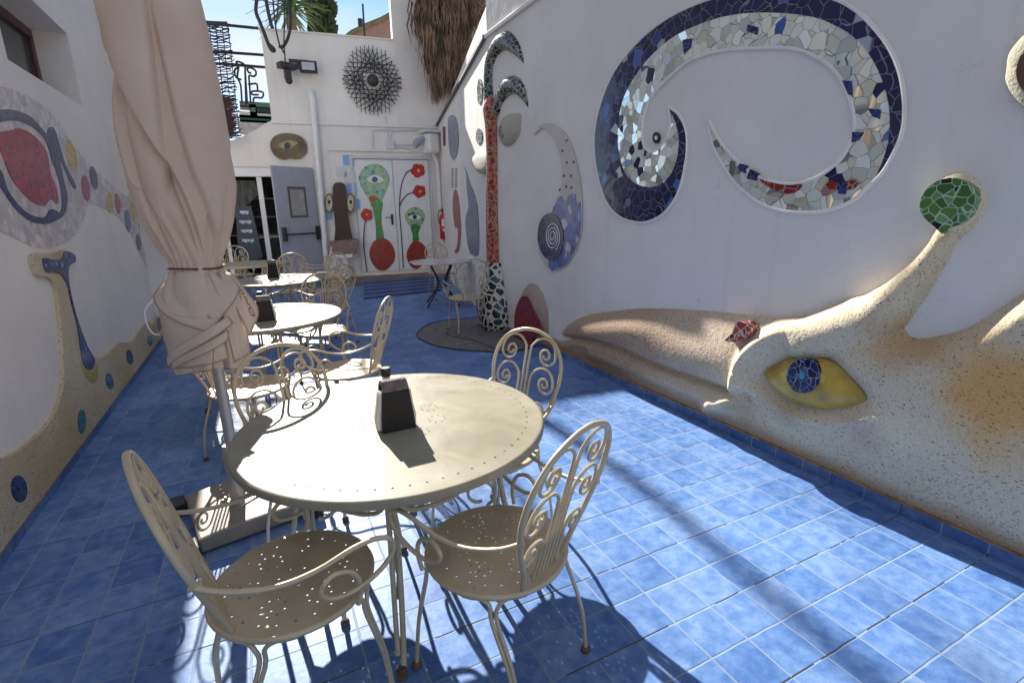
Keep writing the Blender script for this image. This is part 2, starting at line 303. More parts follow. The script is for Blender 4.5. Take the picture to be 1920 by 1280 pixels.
def slab(mb, P, uv, o0, o1):
    """outline in a wall plane given its real thickness"""
    uv = [uv[i] for i in range(len(uv)) if math.dist(uv[i], uv[i-1]) > 1e-5]
    n = len(uv); tris = tessellate_polygon([[Vector((a, b, 0)) for a, b in uv]])
    A = [P.p(a, b, o1) for a, b in uv]; B = [P.p(a, b, o0) for a, b in uv]
    mb.add(A+B, [tuple(t) for t in tris]+[(i, (i+1) % n, (i+1) % n+n, i+n) for i in range(n)])
    return mb
def mural(name, P, pts, o1, mat, parent=None, sub=5, o0=None, **kw):
    uv = poly_uv(P, pts, sub, o1); mb = MB(); slab(mb, P, uv, o1-.012 if o0 is None else o0, o1)
    return mb.build(name, mat, parent, **kw)
def dome(name, P, pts, h, mat, parent=None, sub=3, rings=8, off=None, **kw):
    uv = np.array(poly_uv(P, pts, sub, h*.4 if off is None else off)); c = uv.mean(0); vs = []; fs = []; n = len(uv)
    for k in range(rings):
        s_ = k/(rings-1)
        for q in uv: e = c+(q-c)*(1-s_*.995); vs.append(P.p(e[0], e[1], -.01+h*math.sqrt(max(0, 1-(1-s_)**2.4))))
    for k in range(rings-1):
        for i in range(n): fs.append((k*n+i, k*n+(i+1) % n, (k+1)*n+(i+1) % n, (k+1)*n+i))
    fs.append(tuple(range((rings-1)*n, rings*n))); mb = MB(); mb.add(vs, fs); return mb.build(name, mat, parent, smooth=True, **kw)
def px_list(pts, s, ox, oy): return [(ox+x/s, oy+y/s) for x, y in pts]
def ell(cx, cy, rx, ry, a=0, n=14):
    ca, sa = math.cos(R(a)), math.sin(R(a))
    return [(cx+rx*math.cos(t)*ca-ry*math.sin(t)*sa, cy+rx*math.cos(t)*sa+ry*math.sin(t)*ca) for t in np.arange(n)*2*math.pi/n]
# ------------------------------------------------------------------ material library
WHITE = (.81, .765, .715)
M = dict(
 floor=floor_mat('blue_floor_tiles'), skirt=floor_mat('blue_skirting_tiles', .3565, 1.171, .3565, 1.171, (1, 1), .75),
 wall=wall_mat('white_render', WHITE), wall_warm=wall_mat('bounce_tint_render', (.78, .72, .67)), wall2=wall_mat('white_plaster', (.78, .735, .69)),  # wall_warm has warm bounced light tinted into the white render
 grime=vary('ochre_grout', (.36, .22, .12), .9, amt=.4, scale=12),
 metal=vary('beige_painted_metal', (.56, .455, .30), .33, .12, amt=.12, scale=9, bump=.05, bscale=120),
 metal_top=None,
 pole=vary('satin_steel_tube', (.5, .47, .43), .38, .5, amt=.08),
 rust=vary('rusty_foot', (.12, .07, .04), .7, amt=.4, scale=40),
 black=vary('black_plastic', (.02, .02, .022), .35, amt=.2), dark=vary('dark_iron', (.035, .035, .04), .5, .3, amt=.3, scale=12),
 wood=vary('dark_stained_wood', (.010, .006, .005), .6, amt=.35, scale=14, bump=.3, bscale=30), endgrain=vary('worn_wood_end', (.16, .12, .11), .7, amt=.5, scale=50, bump=.4, bscale=90),
 paper=vary('white_paper', (.8, .78, .74), .9, amt=.04), glass=vary('dark_bottle_glass', (.02, .03, .025), .08, amt=.2),
 concrete=vary('beige_parasol_base', (.25, .215, .18), .55, .1, amt=.15, scale=14, bump=.1),
 grey=vary('grey_door_paint', (.36, .37, .43), .5, amt=.06), lightgrey=vary('pale_grey_paint', (.62, .62, .63), .5, amt=.05), whitep=vary('white_gloss_paint', (.78, .77, .76), .35, amt=.05),
 redp=vary('red_paint', (.5, .02, .025), .3, amt=.1), flower=vary('red_flower_paint', (.5, .025, .03), .4, amt=.2, scale=30), yellowp=vary('yellow_paint', (.75, .42, .06), .4, amt=.2),
 green_pot=mosaic('green_glass_tiles', 28, [(0, (.05, .22, .05)), (.5, (.07, .28, .06)), (.8, (.1, .32, .09))], (.04, .13, .04), .02, .2),
 red_tiles=mosaic('small_red_tiles', 22, [(0, (.36, .03, .02)), (.5, (.42, .035, .02)), (.8, (.3, .05, .03))], (.12, .08, .06), .03, .25),
 bronze=vary('bronze_patina', (.13, .10, .06), .5, .4, amt=.5, scale=5, bump=.4, bscale=25),
 rope=vary('brown_cord', (.1, .045, .04), .8), stucco_red=vary('russet_render', (.30, .18, .15), .8, amt=.1), bluepaint=vary('sky_blue_tile', (.22, .38, .68), .3, amt=.1),
 teal=mosaic('teal_tile', 30, [(0, (.02, .14, .18)), (.6, (.03, .2, .22))], (.1, .12, .12), .02, .2), navy=mosaic('navy_tile', 22, [(0, (.012, .018, .09)), (.7, (.02, .035, .16))], (.12, .13, .19), .022, .15),
 yel=mosaic('mustard_tile', 30, [(0, (.52, .36, .10)), (.6, (.6, .42, .12))], (.45, .42, .36), .03, .3), crimson=mosaic('crimson_tile', 24, [(0, (.30, .02, .055)), (.6, (.38, .03, .08))], (.34, .17, .2), .016, .2),
 steelb=mosaic('steel_blue_tile', 30, [(0, (.08, .13, .28))], (.3, .3, .34), .03, .3),
)
def chip(m, col, thr=.66, sc=24., amt=.85):
    nt = m.node_tree; b = nt.nodes['Principled BSDF']; src = b.inputs['Base Color'].links[0].from_socket
    t = N(nt, 'ShaderNodeTexCoord'); oi = N(nt, 'ShaderNodeObjectInfo'); a = N(nt, 'ShaderNodeVectorMath', operation='ADD'); nt.links.new(t.outputs['Object'], a.inputs[0]); nt.links.new(oi.outputs['Random'], a.inputs[1])
    n = N(nt, 'ShaderNodeTexNoise', i_Scale=sc, i_Detail=6., i_Roughness=.7); nt.links.new(a.outputs[0], n.inputs['Vector'])
    r = ramp(nt, [(thr, (0, 0, 0)), (thr+.03, (amt, amt, amt))]); nt.links.new(n.outputs['Fac'], r.inputs[0])
    mx = N(nt, 'ShaderNodeMix', data_type='RGBA'); nt.links.new(r.outputs[0], mx.inputs['Factor']); nt.links.new(src, mx.inputs['A']); mx.inputs['B'].default_value = (*col, 1); nt.links.new(mx.outputs['Result'], b.inputs['Base Color'])
chip(M['metal'], (.17, .085, .04)); chip(M['pole'], (.2, .14, .1), .68, 14)
# tabletop: the same paint, with old scratches, dull patches and paler spots
def top_mat():
    m, nt, b = base_mat('worn_tabletop_paint', (.5, .47, .385), .4, 0, .10)
    t = N(nt, 'ShaderNodeTexCoord')
    n = N(nt, 'ShaderNodeTexNoise', i_Scale=5., i_Detail=8., i_Roughness=.65, i_Distortion=.6); nt.links.new(t.outputs['Object'], n.inputs['Vector'])
    r = ramp(nt, [(.3, (.26, .235, .175)), (.6, (.31, .285, .215)), (.75, (.37, .345, .275))]); nt.links.new(n.outputs['Fac'], r.inputs[0])
    v = N(nt, 'ShaderNodeTexVoronoi', feature='DISTANCE_TO_EDGE', i_Scale=7.); n5 = N(nt, 'ShaderNodeTexNoise', i_Scale=2.4, i_Detail=4.)
    nt.links.new(t.outputs['Object'], n5.inputs['Vector']); ad = N(nt, 'ShaderNodeMix', data_type='RGBA', blend_type='LINEAR_LIGHT'); ad.inputs['Factor'].default_value = .3
    nt.links.new(t.outputs['Object'], ad.inputs['A']); nt.links.new(n5.outputs['Color'], ad.inputs['B']); nt.links.new(ad.outputs['Result'], v.inputs['Vector'])
    sc = mth(nt, 'MULTIPLY', mth(nt, 'LESS_THAN', v.outputs['Distance'], .006), mth(nt, 'GREATER_THAN', n.outputs['Fac'], .5))
    mx = N(nt, 'ShaderNodeMix', data_type='RGBA'); nt.links.new(mth(nt, 'MULTIPLY', sc, .45), mx.inputs['Factor']); nt.links.new(r.outputs[0], mx.inputs['A']); mx.inputs['B'].default_value = (.36, .355, .33, 1); nt.links.new(mx.outputs['Result'], b.inputs['Base Color'])
    rr = N(nt, 'ShaderNodeMapRange', n_1=.35, n_2=.7, n_3=.34, n_4=.52); nt.links.new(n.outputs['Fac'], rr.inputs[0]); nt.links.new(rr.outputs[0], b.inputs['Roughness'])
    bp = N(nt, 'ShaderNodeBump', i_Strength=.1, i_Distance=.004); nt.links.new(n.outputs['Fac'], bp.inputs['Height']); nt.links.new(bp.outputs[0], b.inputs['Normal'])
    return m
M['metal_top'] = top_mat()
# ------------------------------------------------------------------ ground and walls
mb = MB(); mb.box((-60, -60, -.4), (60, 80, -.12)); mb.build('ground', vary('earth', (.25, .2, .15), .9, scale=.5), kind='structure')
mb = MB(); mb.add([(LX-.02, -3, 0), (4.6, -3, 0), (4.6, 13, 0), (LX-.02, 13, 0)], [(0, 1, 2, 3)]); mb.add([(LX-.02, -3, -.1), (4.6, -3, -.1), (4.6, 13, -.1), (LX-.02, 13, -.1)], [(3, 2, 1, 0)]); mb.build('floor', M['floor'], kind='structure')
# right wall
RWL = 5.0
mb = MB(); mb.box((RX, -3, -.1), (RX+.28, WC[1], RWL))
rwall = mb.build('courtyard_wall', M['wall'], label='long white wall carrying the big blue and mirror spiral and the fish relief', cat='wall')
mb = MB(); mb.box((RX-.022, -3, 0), (RX+.01, WC[1]-.2, .062)); mb.build('skirting', M['skirt'], rwall)
mb = MB(); mb.box((RX-.024, -3, .063), (RX+.01, WC[1]-.2, .071)); mb.build('grout_line', M['grime'], rwall)
zt = RW.uv(965, 34)[1]
mb = MB(); mb.box((RX-.035, -3, zt), (RX+.01, WC[1]+.01, zt+.05)); mb.build('moulding', M['wall'], rwall, bevel=.01)
# left wall with window recess
u1, zb = LW.uv(155, 200); _, zt1 = LW.uv(127, 65)
LH = 5.4; LEND = 7.6
mb = MB()
mb.box((LX-.35, -3, -.1), (LX, LEND, zb)); mb.box((LX-.35, -3, zt1), (LX, LEND, LH)); mb.box((LX-.35, u1, zb), (LX, LEND, zt1)); mb.box((LX-.35, -3, zb), (LX, u1-1.6, zt1))
lwall = mb.build('courtyard_wall', M['wall2'], label='white side wall with a recessed window, the apple mosaic and the speckled stone shape', cat='wall')
mb = MB(); mb.box((LX-.01, -3, 0), (LX+.018, LEND, .055)); mb.build('skirting', M['skirt'], lwall)
mb = MB(); mb.box((LX-.01, -3, .0556), (LX+.02, LEND, .066)); mb.build('grout_line', M['grime'], lwall)
win = empty('window', (LX-.25, u1-.8, zb), label='window with dark red frame set in the deep recess above the apple mosaic', cat='window')
mb = MB(); fr = .07
for a, b in (((u1-1.6, zb), (u1, zb+fr)), ((u1-1.6, zt1-fr), (u1, zt1)), ((u1-fr, zb+fr), (u1, zt1-fr)), ((u1-1.6, zb+fr), (u1-1.6+fr, zt1-fr)), ((u1-.85, zb+fr), (u1-.78, zt1-fr))): mb.box((LX-.3, a[0], a[1]), (LX-.24, b[0], b[1]))
mb.build('frame', vary('dark_red_frame', (.09, .03, .035), .4, amt=.2), win, bevel=.005)
mb = MB(); mb.box((LX-.28, u1-1.6+fr, zb+fr), (LX-.272, u1-fr, zt1-fr)); mb.build('pane', vary('dim_window_glass', (.05, .06, .055), .12, amt=.5, scale=2), win)
# unseen block added behind the parasol to shade the side wall and floor
mb = MB(); mb.box((LX-.35, LEND, -.1), (-.47, LEND+.35, LH)); shade_block = mb.build('shade_wall', M['wall2'], label='unseen white wall added at the end of the side wall to cast shade', cat='wall')
# far angled wall with gutter and parapet
L2 = np.linalg.norm(_c[:2]-np.array(WC))
zA = 3.56; zC = _c[2]
def w2quad(mb, u0, u1, f0, f1, o0, o1):
    v = [W2.p(u, z, o) for o in (o0, o1) for (u, z) in ((u0, f0(u0)), (u1, f0(u1)), (u1, f1(u1)), (u0, f1(u0)))]
    mb.add(v, [(0, 1, 2, 3), (7, 6, 5, 4), (0, 4, 5, 1), (1, 5, 6, 2), (2, 6, 7, 3), (3, 7, 4, 0)])
top = lambda u: zA+(zC-zA)*u/L2
mb = MB(); w2quad(mb, .0, L2+.1, lambda u: -.1, top, -.28, 0)
wall2 = mb.build('courtyard_wall', M['wall2'], label='far angled white wall behind the marble table, half in sun, with grey relief shapes', cat='wall')
mb = MB(); w2quad(mb, .02, L2, lambda u: top(u)+.002, lambda u: top(u)+.045, -.1, .05); mb.build('gutter', vary('gutter_dark_grey', (.13, .13, .14), .6), wall2)  # gutter strip in plain dark grey
mb = MB(); w2quad(mb, .02, L2*.7, lambda u: top(u)+.05, lambda u: top(u)+.40*(1-u/L2*.9), -.28, -.03); mb.build('parapet', M['wall'], wall2)
# ------------------------------------------------------------------ back building
def U(x, y=300): return BW.uv(x, y)
bu = lambda x, y: BW.uv(x, y)
eL = bu(500, 150)[0]; eR = L_R = bu(821, 237)[0]+.3
zTop = (bu(497, 58)[1]+bu(733, 75)[1])/2
uT = bu(735, 50)[0]
# doorway (left) and double door are real openings
dwl, dwr = bu(435, 450)[0]-1.1, bu(592, 400)[0]; dwt = bu(480, 313)[1]
ddl, ddr = bu(664, 350)[0], bu(806, 350)[0]; ddt = (bu(664, 299)[1]+bu(802, 296)[1])/2; ddb = (bu(684, 513)[1]+bu(808, 503)[1])/2
zled = (bu(505, 230)[1]+bu(812, 240)[1])/2
mb = MB()
D = -.3
mb.pbox(BW, dwr, ddl, 0, zled, D, 0); mb.pbox(BW, ddl, ddr, ddt, zled, D, 0); mb.pbox(BW, ddr, eR, 0, zled, D, 0); mb.pbox(BW, ddl, ddr, 0, ddb, D, 0)
mb.pbox(BW, eL, uT, zled, zTop, D-4.5, .0); mb.pbox(BW, dwr+.5, eR+2.5, 0, zled-.001, D-4.5, D-.4)
mb.pbox(BW, eR, eR+2.5, 0, zled, D, 0)
bwall = mb.build('rear_building', M['wall'], label='white two storey building at the end of the courtyard with ledge and flat roof', cat='building')
mb = MB(); mb.pbox(BW, uT, eR+2.5, zled, 9.5, D, .0); mb.build('tower', M['wall_warm'], bwall)
mb = MB(); mb.pbox(BW, eL-.02, eR, zled-.02, zled+.035, 0, .05); mb.build('ledge', M['wall'], bwall, bevel=.008)
mb = MB(); mb.pbox(BW, eL-.03, uT, zTop, zTop+.03, D-4.5, .03); mb.build('coping', M['wall_warm'], bwall)
z2 = bu(700, 283)[1]
mb = MB(); mb.pbox(BW, bu(617, 283)[0], eR, z2-.02, z2+.03, 0, .05); mb.build('cornice', M['wall'], bwall, bevel=.006)
mb = MB(); mb.pbox(BW, bu(608, 240)[0]-.015, bu(608, 240)[0]+.02, z2-2.2, zTop, 0, .015); mb.build('downpipe_strip', M['wall'], bwall)
# curved-top lower wall with doorway
cur = [(505, 228), (495, 233), (480, 243), (462, 252), (448, 259), (435, 263), (400, 266), (340, 270), (280, 272)]
uv = [bu(x, y) for x, y in cur]
pts = [(dwr, zled-.02)]+uv[:1]+uv+[(uv[-1][0], dwt), (dwr, dwt)]
mb = MB(); slab(mb, BW, [(dwr, dwt), (dwr, uv[0][1])]+uv+[(uv[-1][0], 0), (dwl, 0), (dwl, dwt)], D, -.004)
lowwall = mb.build('curved_top_wall', M['wall'], label='low white wall with a curved top over the open doorway', cat='wall')
# interior behind the doorway
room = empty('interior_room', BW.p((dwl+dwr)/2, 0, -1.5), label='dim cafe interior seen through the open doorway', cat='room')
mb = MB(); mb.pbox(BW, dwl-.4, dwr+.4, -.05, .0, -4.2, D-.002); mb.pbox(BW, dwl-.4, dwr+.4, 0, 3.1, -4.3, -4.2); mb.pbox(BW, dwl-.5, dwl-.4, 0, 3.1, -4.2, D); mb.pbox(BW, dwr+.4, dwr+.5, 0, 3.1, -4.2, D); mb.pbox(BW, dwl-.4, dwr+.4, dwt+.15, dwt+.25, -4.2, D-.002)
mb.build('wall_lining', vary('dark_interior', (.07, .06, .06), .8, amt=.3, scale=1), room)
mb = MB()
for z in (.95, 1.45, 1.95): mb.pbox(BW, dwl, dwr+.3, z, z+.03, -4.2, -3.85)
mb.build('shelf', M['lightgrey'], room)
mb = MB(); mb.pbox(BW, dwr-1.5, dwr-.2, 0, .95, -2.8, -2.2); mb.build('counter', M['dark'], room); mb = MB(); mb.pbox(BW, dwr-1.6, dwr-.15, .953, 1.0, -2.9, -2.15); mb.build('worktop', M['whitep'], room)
bc = [(.2, .08, .05), (.5, .45, .35), (.05, .15, .08), (.3, .3, .32), (.4, .2, .05)]
for k in range(11):
    u = dwr-1.7+k*.17; z = (.98, 1.48, 1.98)[k % 3]
    if u > dwr+.2: continue
    mb = MB(); p = BW.p(u, 0, -4.0); h = .2+.1*rng.random(); mb.lathe([(.001, 0), (.045, .003), (.045, h*.6), (.017, h*.75), (.017, h), (.001, h)], (p[0], p[1], z), 10)
    o = mb.build('bottle', vary('bottle_colour%d' % k, bc[k % 5], .2), smooth=True, label=('rust red', 'cream', 'dark green', 'grey', 'amber')[k % 5]+' bottle on the '+('lowest', 'middle', 'top')[k % 3]+' shelf inside the cafe doorway', cat='bottle', group='bottles on the shelves inside the cafe')
# white frame of the doorway
fr_ = empty('door_frame', BW.p(dwr-.5, 0, .0), label='white aluminium frame of the glazed front in the open doorway', cat='door frame')
ftop = bu(470, 328)[1]
mb = MB(); mb.pbox(BW, dwl+.002, dwr-.002, dwt-.19, dwt-.003, -.2, -.05); mb.build('lintel', M['whitep'], fr_)
mb = MB(); um = bu(493, 400)[0]; mb.pbox(BW, um-.05, um+.05, .01, dwt-.19, -.19, -.1); mb.pbox(BW, um-2., um-1.92, .01, dwt-.19, -.19, -.1); mb.build('post', M['whitep'], fr_, bevel=.005)
uq = bu(425, 440)[0]
mb = MB(); mb.pbox(BW, uq-.04, uq+.03, .01, dwt-.19, -.19, -.1); mb.build('post', M['whitep'], fr_, bevel=.005)
mb = MB(); mb.pbox(BW, uq+.03, um-.05, .01, dwt-.19, -.15, -.144)
gm, gnt, gb = base_mat('door_glass', (.6, .65, .65), .03, 0, .5); gb.inputs['Transmission Weight'].default_value = 1; gb.inputs['IOR'].default_value = 1.05
mb.build('pane', gm, fr_)
# curtain and menu board inside
mb = MB(); cv = []; cf = []
for i in range(16):
    for j in range(8):
        cv.append(BW.p(uq-.1+i*.055, dwt-.25-j*.14*(1-.05*i), -.45+.03*math.sin(i*2.1+j*.3)))
for i in range(15):
    for j in range(7): cf.append((i*8+j, i*8+j+1, (i+1)*8+j+1, (i+1)*8+j))
mb.add(cv, cf); mb.build('curtain', vary('dusty_curtain', (.34, .31, .27), .9), label='pale draped curtain hanging behind the glass beside the doorway', cat='curtain')
mbd = empty('menu_board', floor_pt(455, 490), label='dark blue menu board with three pale lines, leaning by the doorway', cat='sign')
q = [BW.uv(x, y, .05) for x, y in [(441, 388), (471, 386), (493, 482), (449, 500)]]
mb = MB(); slab(mb, BW, q, .02, .06); mb.build('board', vary('blue_black_board', (.012, .022, .05), .4, amt=.3, scale=8), mbd)
chalk = vary('chalk_lettering', (.5, .55, .6), .9)
for (x0, x1, y) in ((450, 466, 398), (449, 472, 416), (452, 474, 433), (454, 477, 451)):
    mb = MB()
    for k in range(7):
        xa = x0+(x1-x0)*k/7; a = BW.uv(xa, y, .06); mb.pbox(BW, a[0], a[0]+.025+.01*(k % 2), a[1]-.02-.012*(k % 3), a[1]+.03, .0605, .063)
    mb.build('lettering_line', chalk, mbd)
# open grey fire door
hinge = bu(592, 360)[0]-.02
dz0, dz1 = .02, dwt-.02
gd = empty('fire_door', BW.p(hinge, 0, .02), label='open grey metal fire door with small window and black push bar', cat='door')
dv = np.array([-math.cos(R(30)), -math.sin(R(30)), 0])      # leaf swings out into the court
pA = BW.hit(594, 400); 
# find the leaf direction so that the free edge stands at photo column 516..
best = None
for a in range(-80, 10):
    d_ = np.array([-math.cos(R(a)), math.sin(R(a)), 0]); q_ = BW.p(hinge, 1.2, .03)+d_*1.0
    c_ = np.array([_r2, _u2, _f]) @ (q_-np.array([0, 0, H])); x_ = CX+F*c_[0]/c_[2]
    if a < -5 and (best is None or abs(x_-523) < best[0]): best = (abs(x_-523), d_)
DP = Plane(BW.p(hinge, 0, .03)-np.array([0, 0, BW.p(hinge, 0, .03)[2]]), best[1], (-best[1][1], best[1][0], 0))
if np.dot(DP.n, -DP.o+np.array([0, 0, 0])) < 0: DP.n = -DP.n
mb = MB(); wa, wb, wz0, wz1 = .3, .66, 1.5, 2.05
for a, b in (((0, dz0), (1, wz0)), ((0, wz1), (1, dz1)), ((0, wz0), (wa, wz1)), ((wb, wz0), (1, wz1))): mb.pbox(DP, a[0], b[0], a[1], b[1], -.025, .025)
mb.build('door_leaf', M['grey'], gd)
mb = MB()
for a, b in (((wa-.04, wz0-.04), (wb+.04, wz0)), ((wa-.04, wz1), (wb+.04, wz1+.04)), ((wa-.04, wz0), (wa, wz1)), ((wb, wz0), (wb+.04, wz1))): mb.pbox(DP, a[0], b[0], a[1], b[1], -.032, .034)
mb.build('window_frame', vary('bronze_frame', (.1, .095, .1), .4), gd)
mb = MB(); mb.pbox(DP, wa, wb, wz0, wz1, -.004, .004); mb.build('pane', vary('wired_glass', (.36, .35, .33), .25), gd)
pb = empty('push_bar', (0, 0, 0)); pb.parent = gd
mb = MB(); mb.tube([DP.p(.08, 1.12, .09), DP.p(.92, 1.12, .09)], .018, 8, 1); mb.pbox(DP, .05, .11, .98, 1.27, .025, .11); mb.pbox(DP, .89, .95, .98, 1.27, .025, .11); 
C.objects.unlink(pb); bpy.data.objects.remove(pb); mb.build('push_bar', M['black'], gd, bevel=.004)
# drainpipe
pu = bu(588, 178); mb = MB()
pp = [BW.hit(583, 172, .03), BW.hit(584, 180, .10), BW.hit(587, 200, .11), BW.hit(596, 300, .11), BW.hit(611, 480, .11)]
mb.tube(pp, .062, 12, 3); dp = mb.build('drainpipe', M['whitep'], smooth=True, label='fat white drainpipe running down the rear building left of the wooden nose', cat='pipe')
for y in (215, 292, 470): p0 = BW.hit(585+(y-172)*.085, y, .10); mb = MB(); mb.lathe([(.072, -.02), (.076, -.015), (.076, .015), (.072, .02)], p0, 14); mb.build('bracket', M['whitep'], dp)
# double door
dd = empty('double_door', BW.p((ddl+ddr)/2, ddb, 0), label='white double door painted with green and red eye plants and red flowers', cat='door')
um_ = bu(742, 400)[0]
mb = MB(); mb.pbox(BW, ddl+.01, um_-.006, ddb+.01, ddt-.02, -.06, -.02); mb.build('door_leaf', M['whitep'], dd, bevel=.004)
mb = MB(); mb.pbox(BW, um_+.006, ddr-.01, ddb+.01, ddt-.02, -.06, -.02); mb.build('door_leaf', M['whitep'], dd, bevel=.004)
mb = MB(); mb.pbox(BW, ddl-.05, ddl+.004, ddb, ddt+.05, .001, .02); mb.pbox(BW, ddr-.004, ddr+.05, ddb, ddt+.05, .001, .02); mb.pbox(BW, ddl+.004, ddr-.004, ddt-.01, ddt+.05, .001, .02); mb.build('frame', M['lightgrey'], dd)
mb = MB(); hu = bu(735, 410); mb.pbox(BW, hu[0]-.02, hu[0]+.03, hu[1]-.14, hu[1]+.1, -.02, -.005); mb.tube([BW.p(hu[0], hu[1]+.03, 0), BW.p(hu[0], hu[1]+.03, .04), BW.p(hu[0]-.16, hu[1]+.03, .04)], .01, 6, 1); mb.build('handle', M['black'], dd)
def cr3(pts): return px_list(pts, 4, 360, 240)
DO = -.016
pale = mosaic('pale_green_tiles', 20, [(0, (.38, .5, .22)), (.35, (.3, .45, .33)), (.7, (.22, .42, .38)), (.93, (.05, .16, .06))], (.45, .5, .4), .025, .25)
def vase(A, tag_):
    mural('vase_bulb', BW, A['bulb'], DO, A['m'][0], dd); mural('vase_neck', BW, A['neck'], DO+.002, M['green_pot'], dd); mural('vase_foot', BW, A['foot'], DO+.004, M['red_tiles'], dd)
    mural('eye_white', BW, A['eye'], DO+.006, M['whitep'], dd, sub=3); mural('eye_iris', BW, A['iris'], DO+.009, M['navy'], dd)
vase(dict(m=[pale], bulb=cr3([(1365, 268), (1430, 290), (1475, 345), (1480, 410), (1455, 480), (1430, 540), (1425, 580), (1345, 590), (1330, 545), (1290, 480), (1260, 420), (1252, 360), (1290, 295)]),
 neck=cr3([(1345, 560), (1375, 520), (1430, 560), (1422, 640), (1425, 730), (1440, 840), (1385, 845), (1378, 740), (1365, 650)]),
 foot=cr3([(1390, 835), (1440, 825), (1490, 860), (1522, 930), (1515, 1000), (1470, 1055), (1430, 1070), (1385, 1055), (1345, 1000), (1330, 930), (1355, 860)]),
 eye=cr3([(1310, 385), (1350, 358), (1400, 358), (1440, 390), (1400, 412), (1345, 410)]), iris=cr3(ell(1371, 387, 22, 22))), 1)
mural('orange_flower', BW, cr3(ell(1355, 530, 28, 26)), DO+.006, vary('orange_tile', (.4, .12, .05), .4), dd)
vase(dict(m=[pale], bulb=cr3([(1672, 592), (1720, 610), (1748, 655), (1740, 700), (1715, 745), (1700, 780), (1650, 785), (1640, 745), (1610, 705), (1597, 650), (1625, 610)]),
 neck=cr3([(1640, 740), (1675, 720), (1712, 740), (1698, 790), (1700, 850), (1658, 855), (1655, 800)]),
 foot=cr3([(1662, 850), (1700, 850), (1745, 885), (1765, 940), (1745, 1010), (1690, 1055), (1650, 1045), (1615, 990), (1612, 930), (1635, 880)]),
 eye=cr3([(1625, 668), (1655, 652), (1695, 652), (1718, 672), (1690, 686), (1650, 686)]), iris=cr3(ell(1671, 668, 16, 17))), 2)
def flower(cx, cy, r):
    pts = []
    for k in range(36): a = 2*math.pi*k/36; q = r*(.86+.16*abs(math.sin(2.5*a+.4))); pts.append((cx+q*math.cos(a), cy+q*math.sin(a)*.98))
    mural('flower', BW, cr3(pts), DO+.006, M['flower'], dd, sub=2); mural('flower_heart', BW, cr3(ell(cx+5, cy, r*.2, r*.22)), DO+.009, M['yellowp'], dd)
flower(1695, 320, 54); flower(1706, 476, 50)
def stem(pts, w=5):
    mb = MB(); mb.tube([BW.hit(*p, DO+.004) for p in cr3(pts)], .012, 6, 4); return mb
stem([(1650, 312), (1610, 335), (1578, 400), (1560, 500), (1556, 620), (1570, 800), (1585, 1050)]).build('flower_stem', M['dark'], dd); stem([(1665, 480), (1615, 500), (1575, 545), (1556, 590)]).build('flower_stem', M['dark'], dd)
# single flower growing beside the door, on the wall
fl = empty('painted_flower', BW.hit(685, 510, .01), label='small red painted flower on a long dark stem left of the double door', cat='mural')
pts = []
for k in range(36): a = 2*math.pi*k/36; q = 44*(.86+.16*abs(math.sin(2.5*a))); pts.append((1310+q*math.cos(a), 650+q*1.08*math.sin(a)))
mural('flower_head', BW, cr3(pts), .034, M['flower'], fl, sub=2); mural('flower_heart', BW, cr3(ell(1312, 650, 9, 9)), .038, M['yellowp'], fl)
mb = MB(); mb.tube([BW.hit(*p, .03) for p in cr3([(1300, 695), (1290, 780), (1290, 900), (1312, 1080)])], .012, 6, 4); mb.build('stem', M['dark'], fl)
# blue and white squares
for k, (x, y, mt, nm) in enumerate([(1172, 243, 'bluepaint', 'pale blue square tile at the top left corner of the double door'), (1195, 457, 'bluepaint', 'pale blue square tile beside the nose, upper right'), (1220, 570, 'bluepaint', 'pale blue square tile half hidden behind the right eye of the nose'), (1042, 648, 'bluepaint', 'pale blue square tile under the left eye of the nose'), (1120, 330, 'lightgrey', 'blank pale square tile above the nose'), (1183, 372, 'lightgrey', 'blank pale square tile right above the nose')]):
    a = BW.uv(*cr3([(x, y)])[0], .01); mb = MB(); mb.pbox(BW, a[0]-.11, a[0]+.11, a[1]-.11, a[1]+.11, .001, .014); mb.build('wall_tile', M[mt], label=nm, cat='tile')
# wooden nose with eyes, on a stone block over a white T shelf
NZ = .16
ns = empty('nose_sculpture', BW.hit(644, 455, NZ), label='tall dark wooden nose carving with two round eyes', cat='sculpture')
nose_px = cr3([(1095, 408), (1130, 412), (1150, 435), (1157, 500), (1165, 600), (1180, 700), (1195, 780), (1205, 864), (1140, 868), (1072, 862), (1074, 760), (1066, 650), (1058, 540), (1056, 450), (1068, 418)])
uv = poly_uv(BW, nose_px, 3, NZ)
mb = MB(); slab(mb, BW, uv, .02, NZ); nobj = mb.build('nose', vary('dark_carved_wood', (.05, .025, .018), .45, amt=.35, scale=5, bump=.3, bscale=18), ns, bevel=.035)
for x, sx in ((1028, 1), (1190, -1)):
    rim = mural('eye_rim', BW, cr3(ell(x, 562, 33, 72)), NZ-.02, vary('olive_clay', (.16, .13, .05), .6), ns, o0=.03); mural('eye_ball', BW, cr3(ell(x, 562, 24, 60)), NZ-.01, vary('pale_clay', (.5, .44, .33), .6), ns, o0=.03); mural('pupil', BW, cr3(ell(x, 555, 9, 15)), NZ, M['wood'], ns, o0=.03)
sb = [BW.uv(*p, .3) for p in cr3([(1035, 850), (1250, 832), (1252, 875), (1232, 920), (1235, 940), (1060, 935), (1040, 905)])]
mb = MB(); slab(mb, BW, sb, .02, .34); mb.build('stone_block', vary('pink_granite', (.26, .17, .15), .7, amt=.35, scale=30, bump=.4), label='rough pinkish stone block under the wooden nose', cat='stone', bevel=.012)
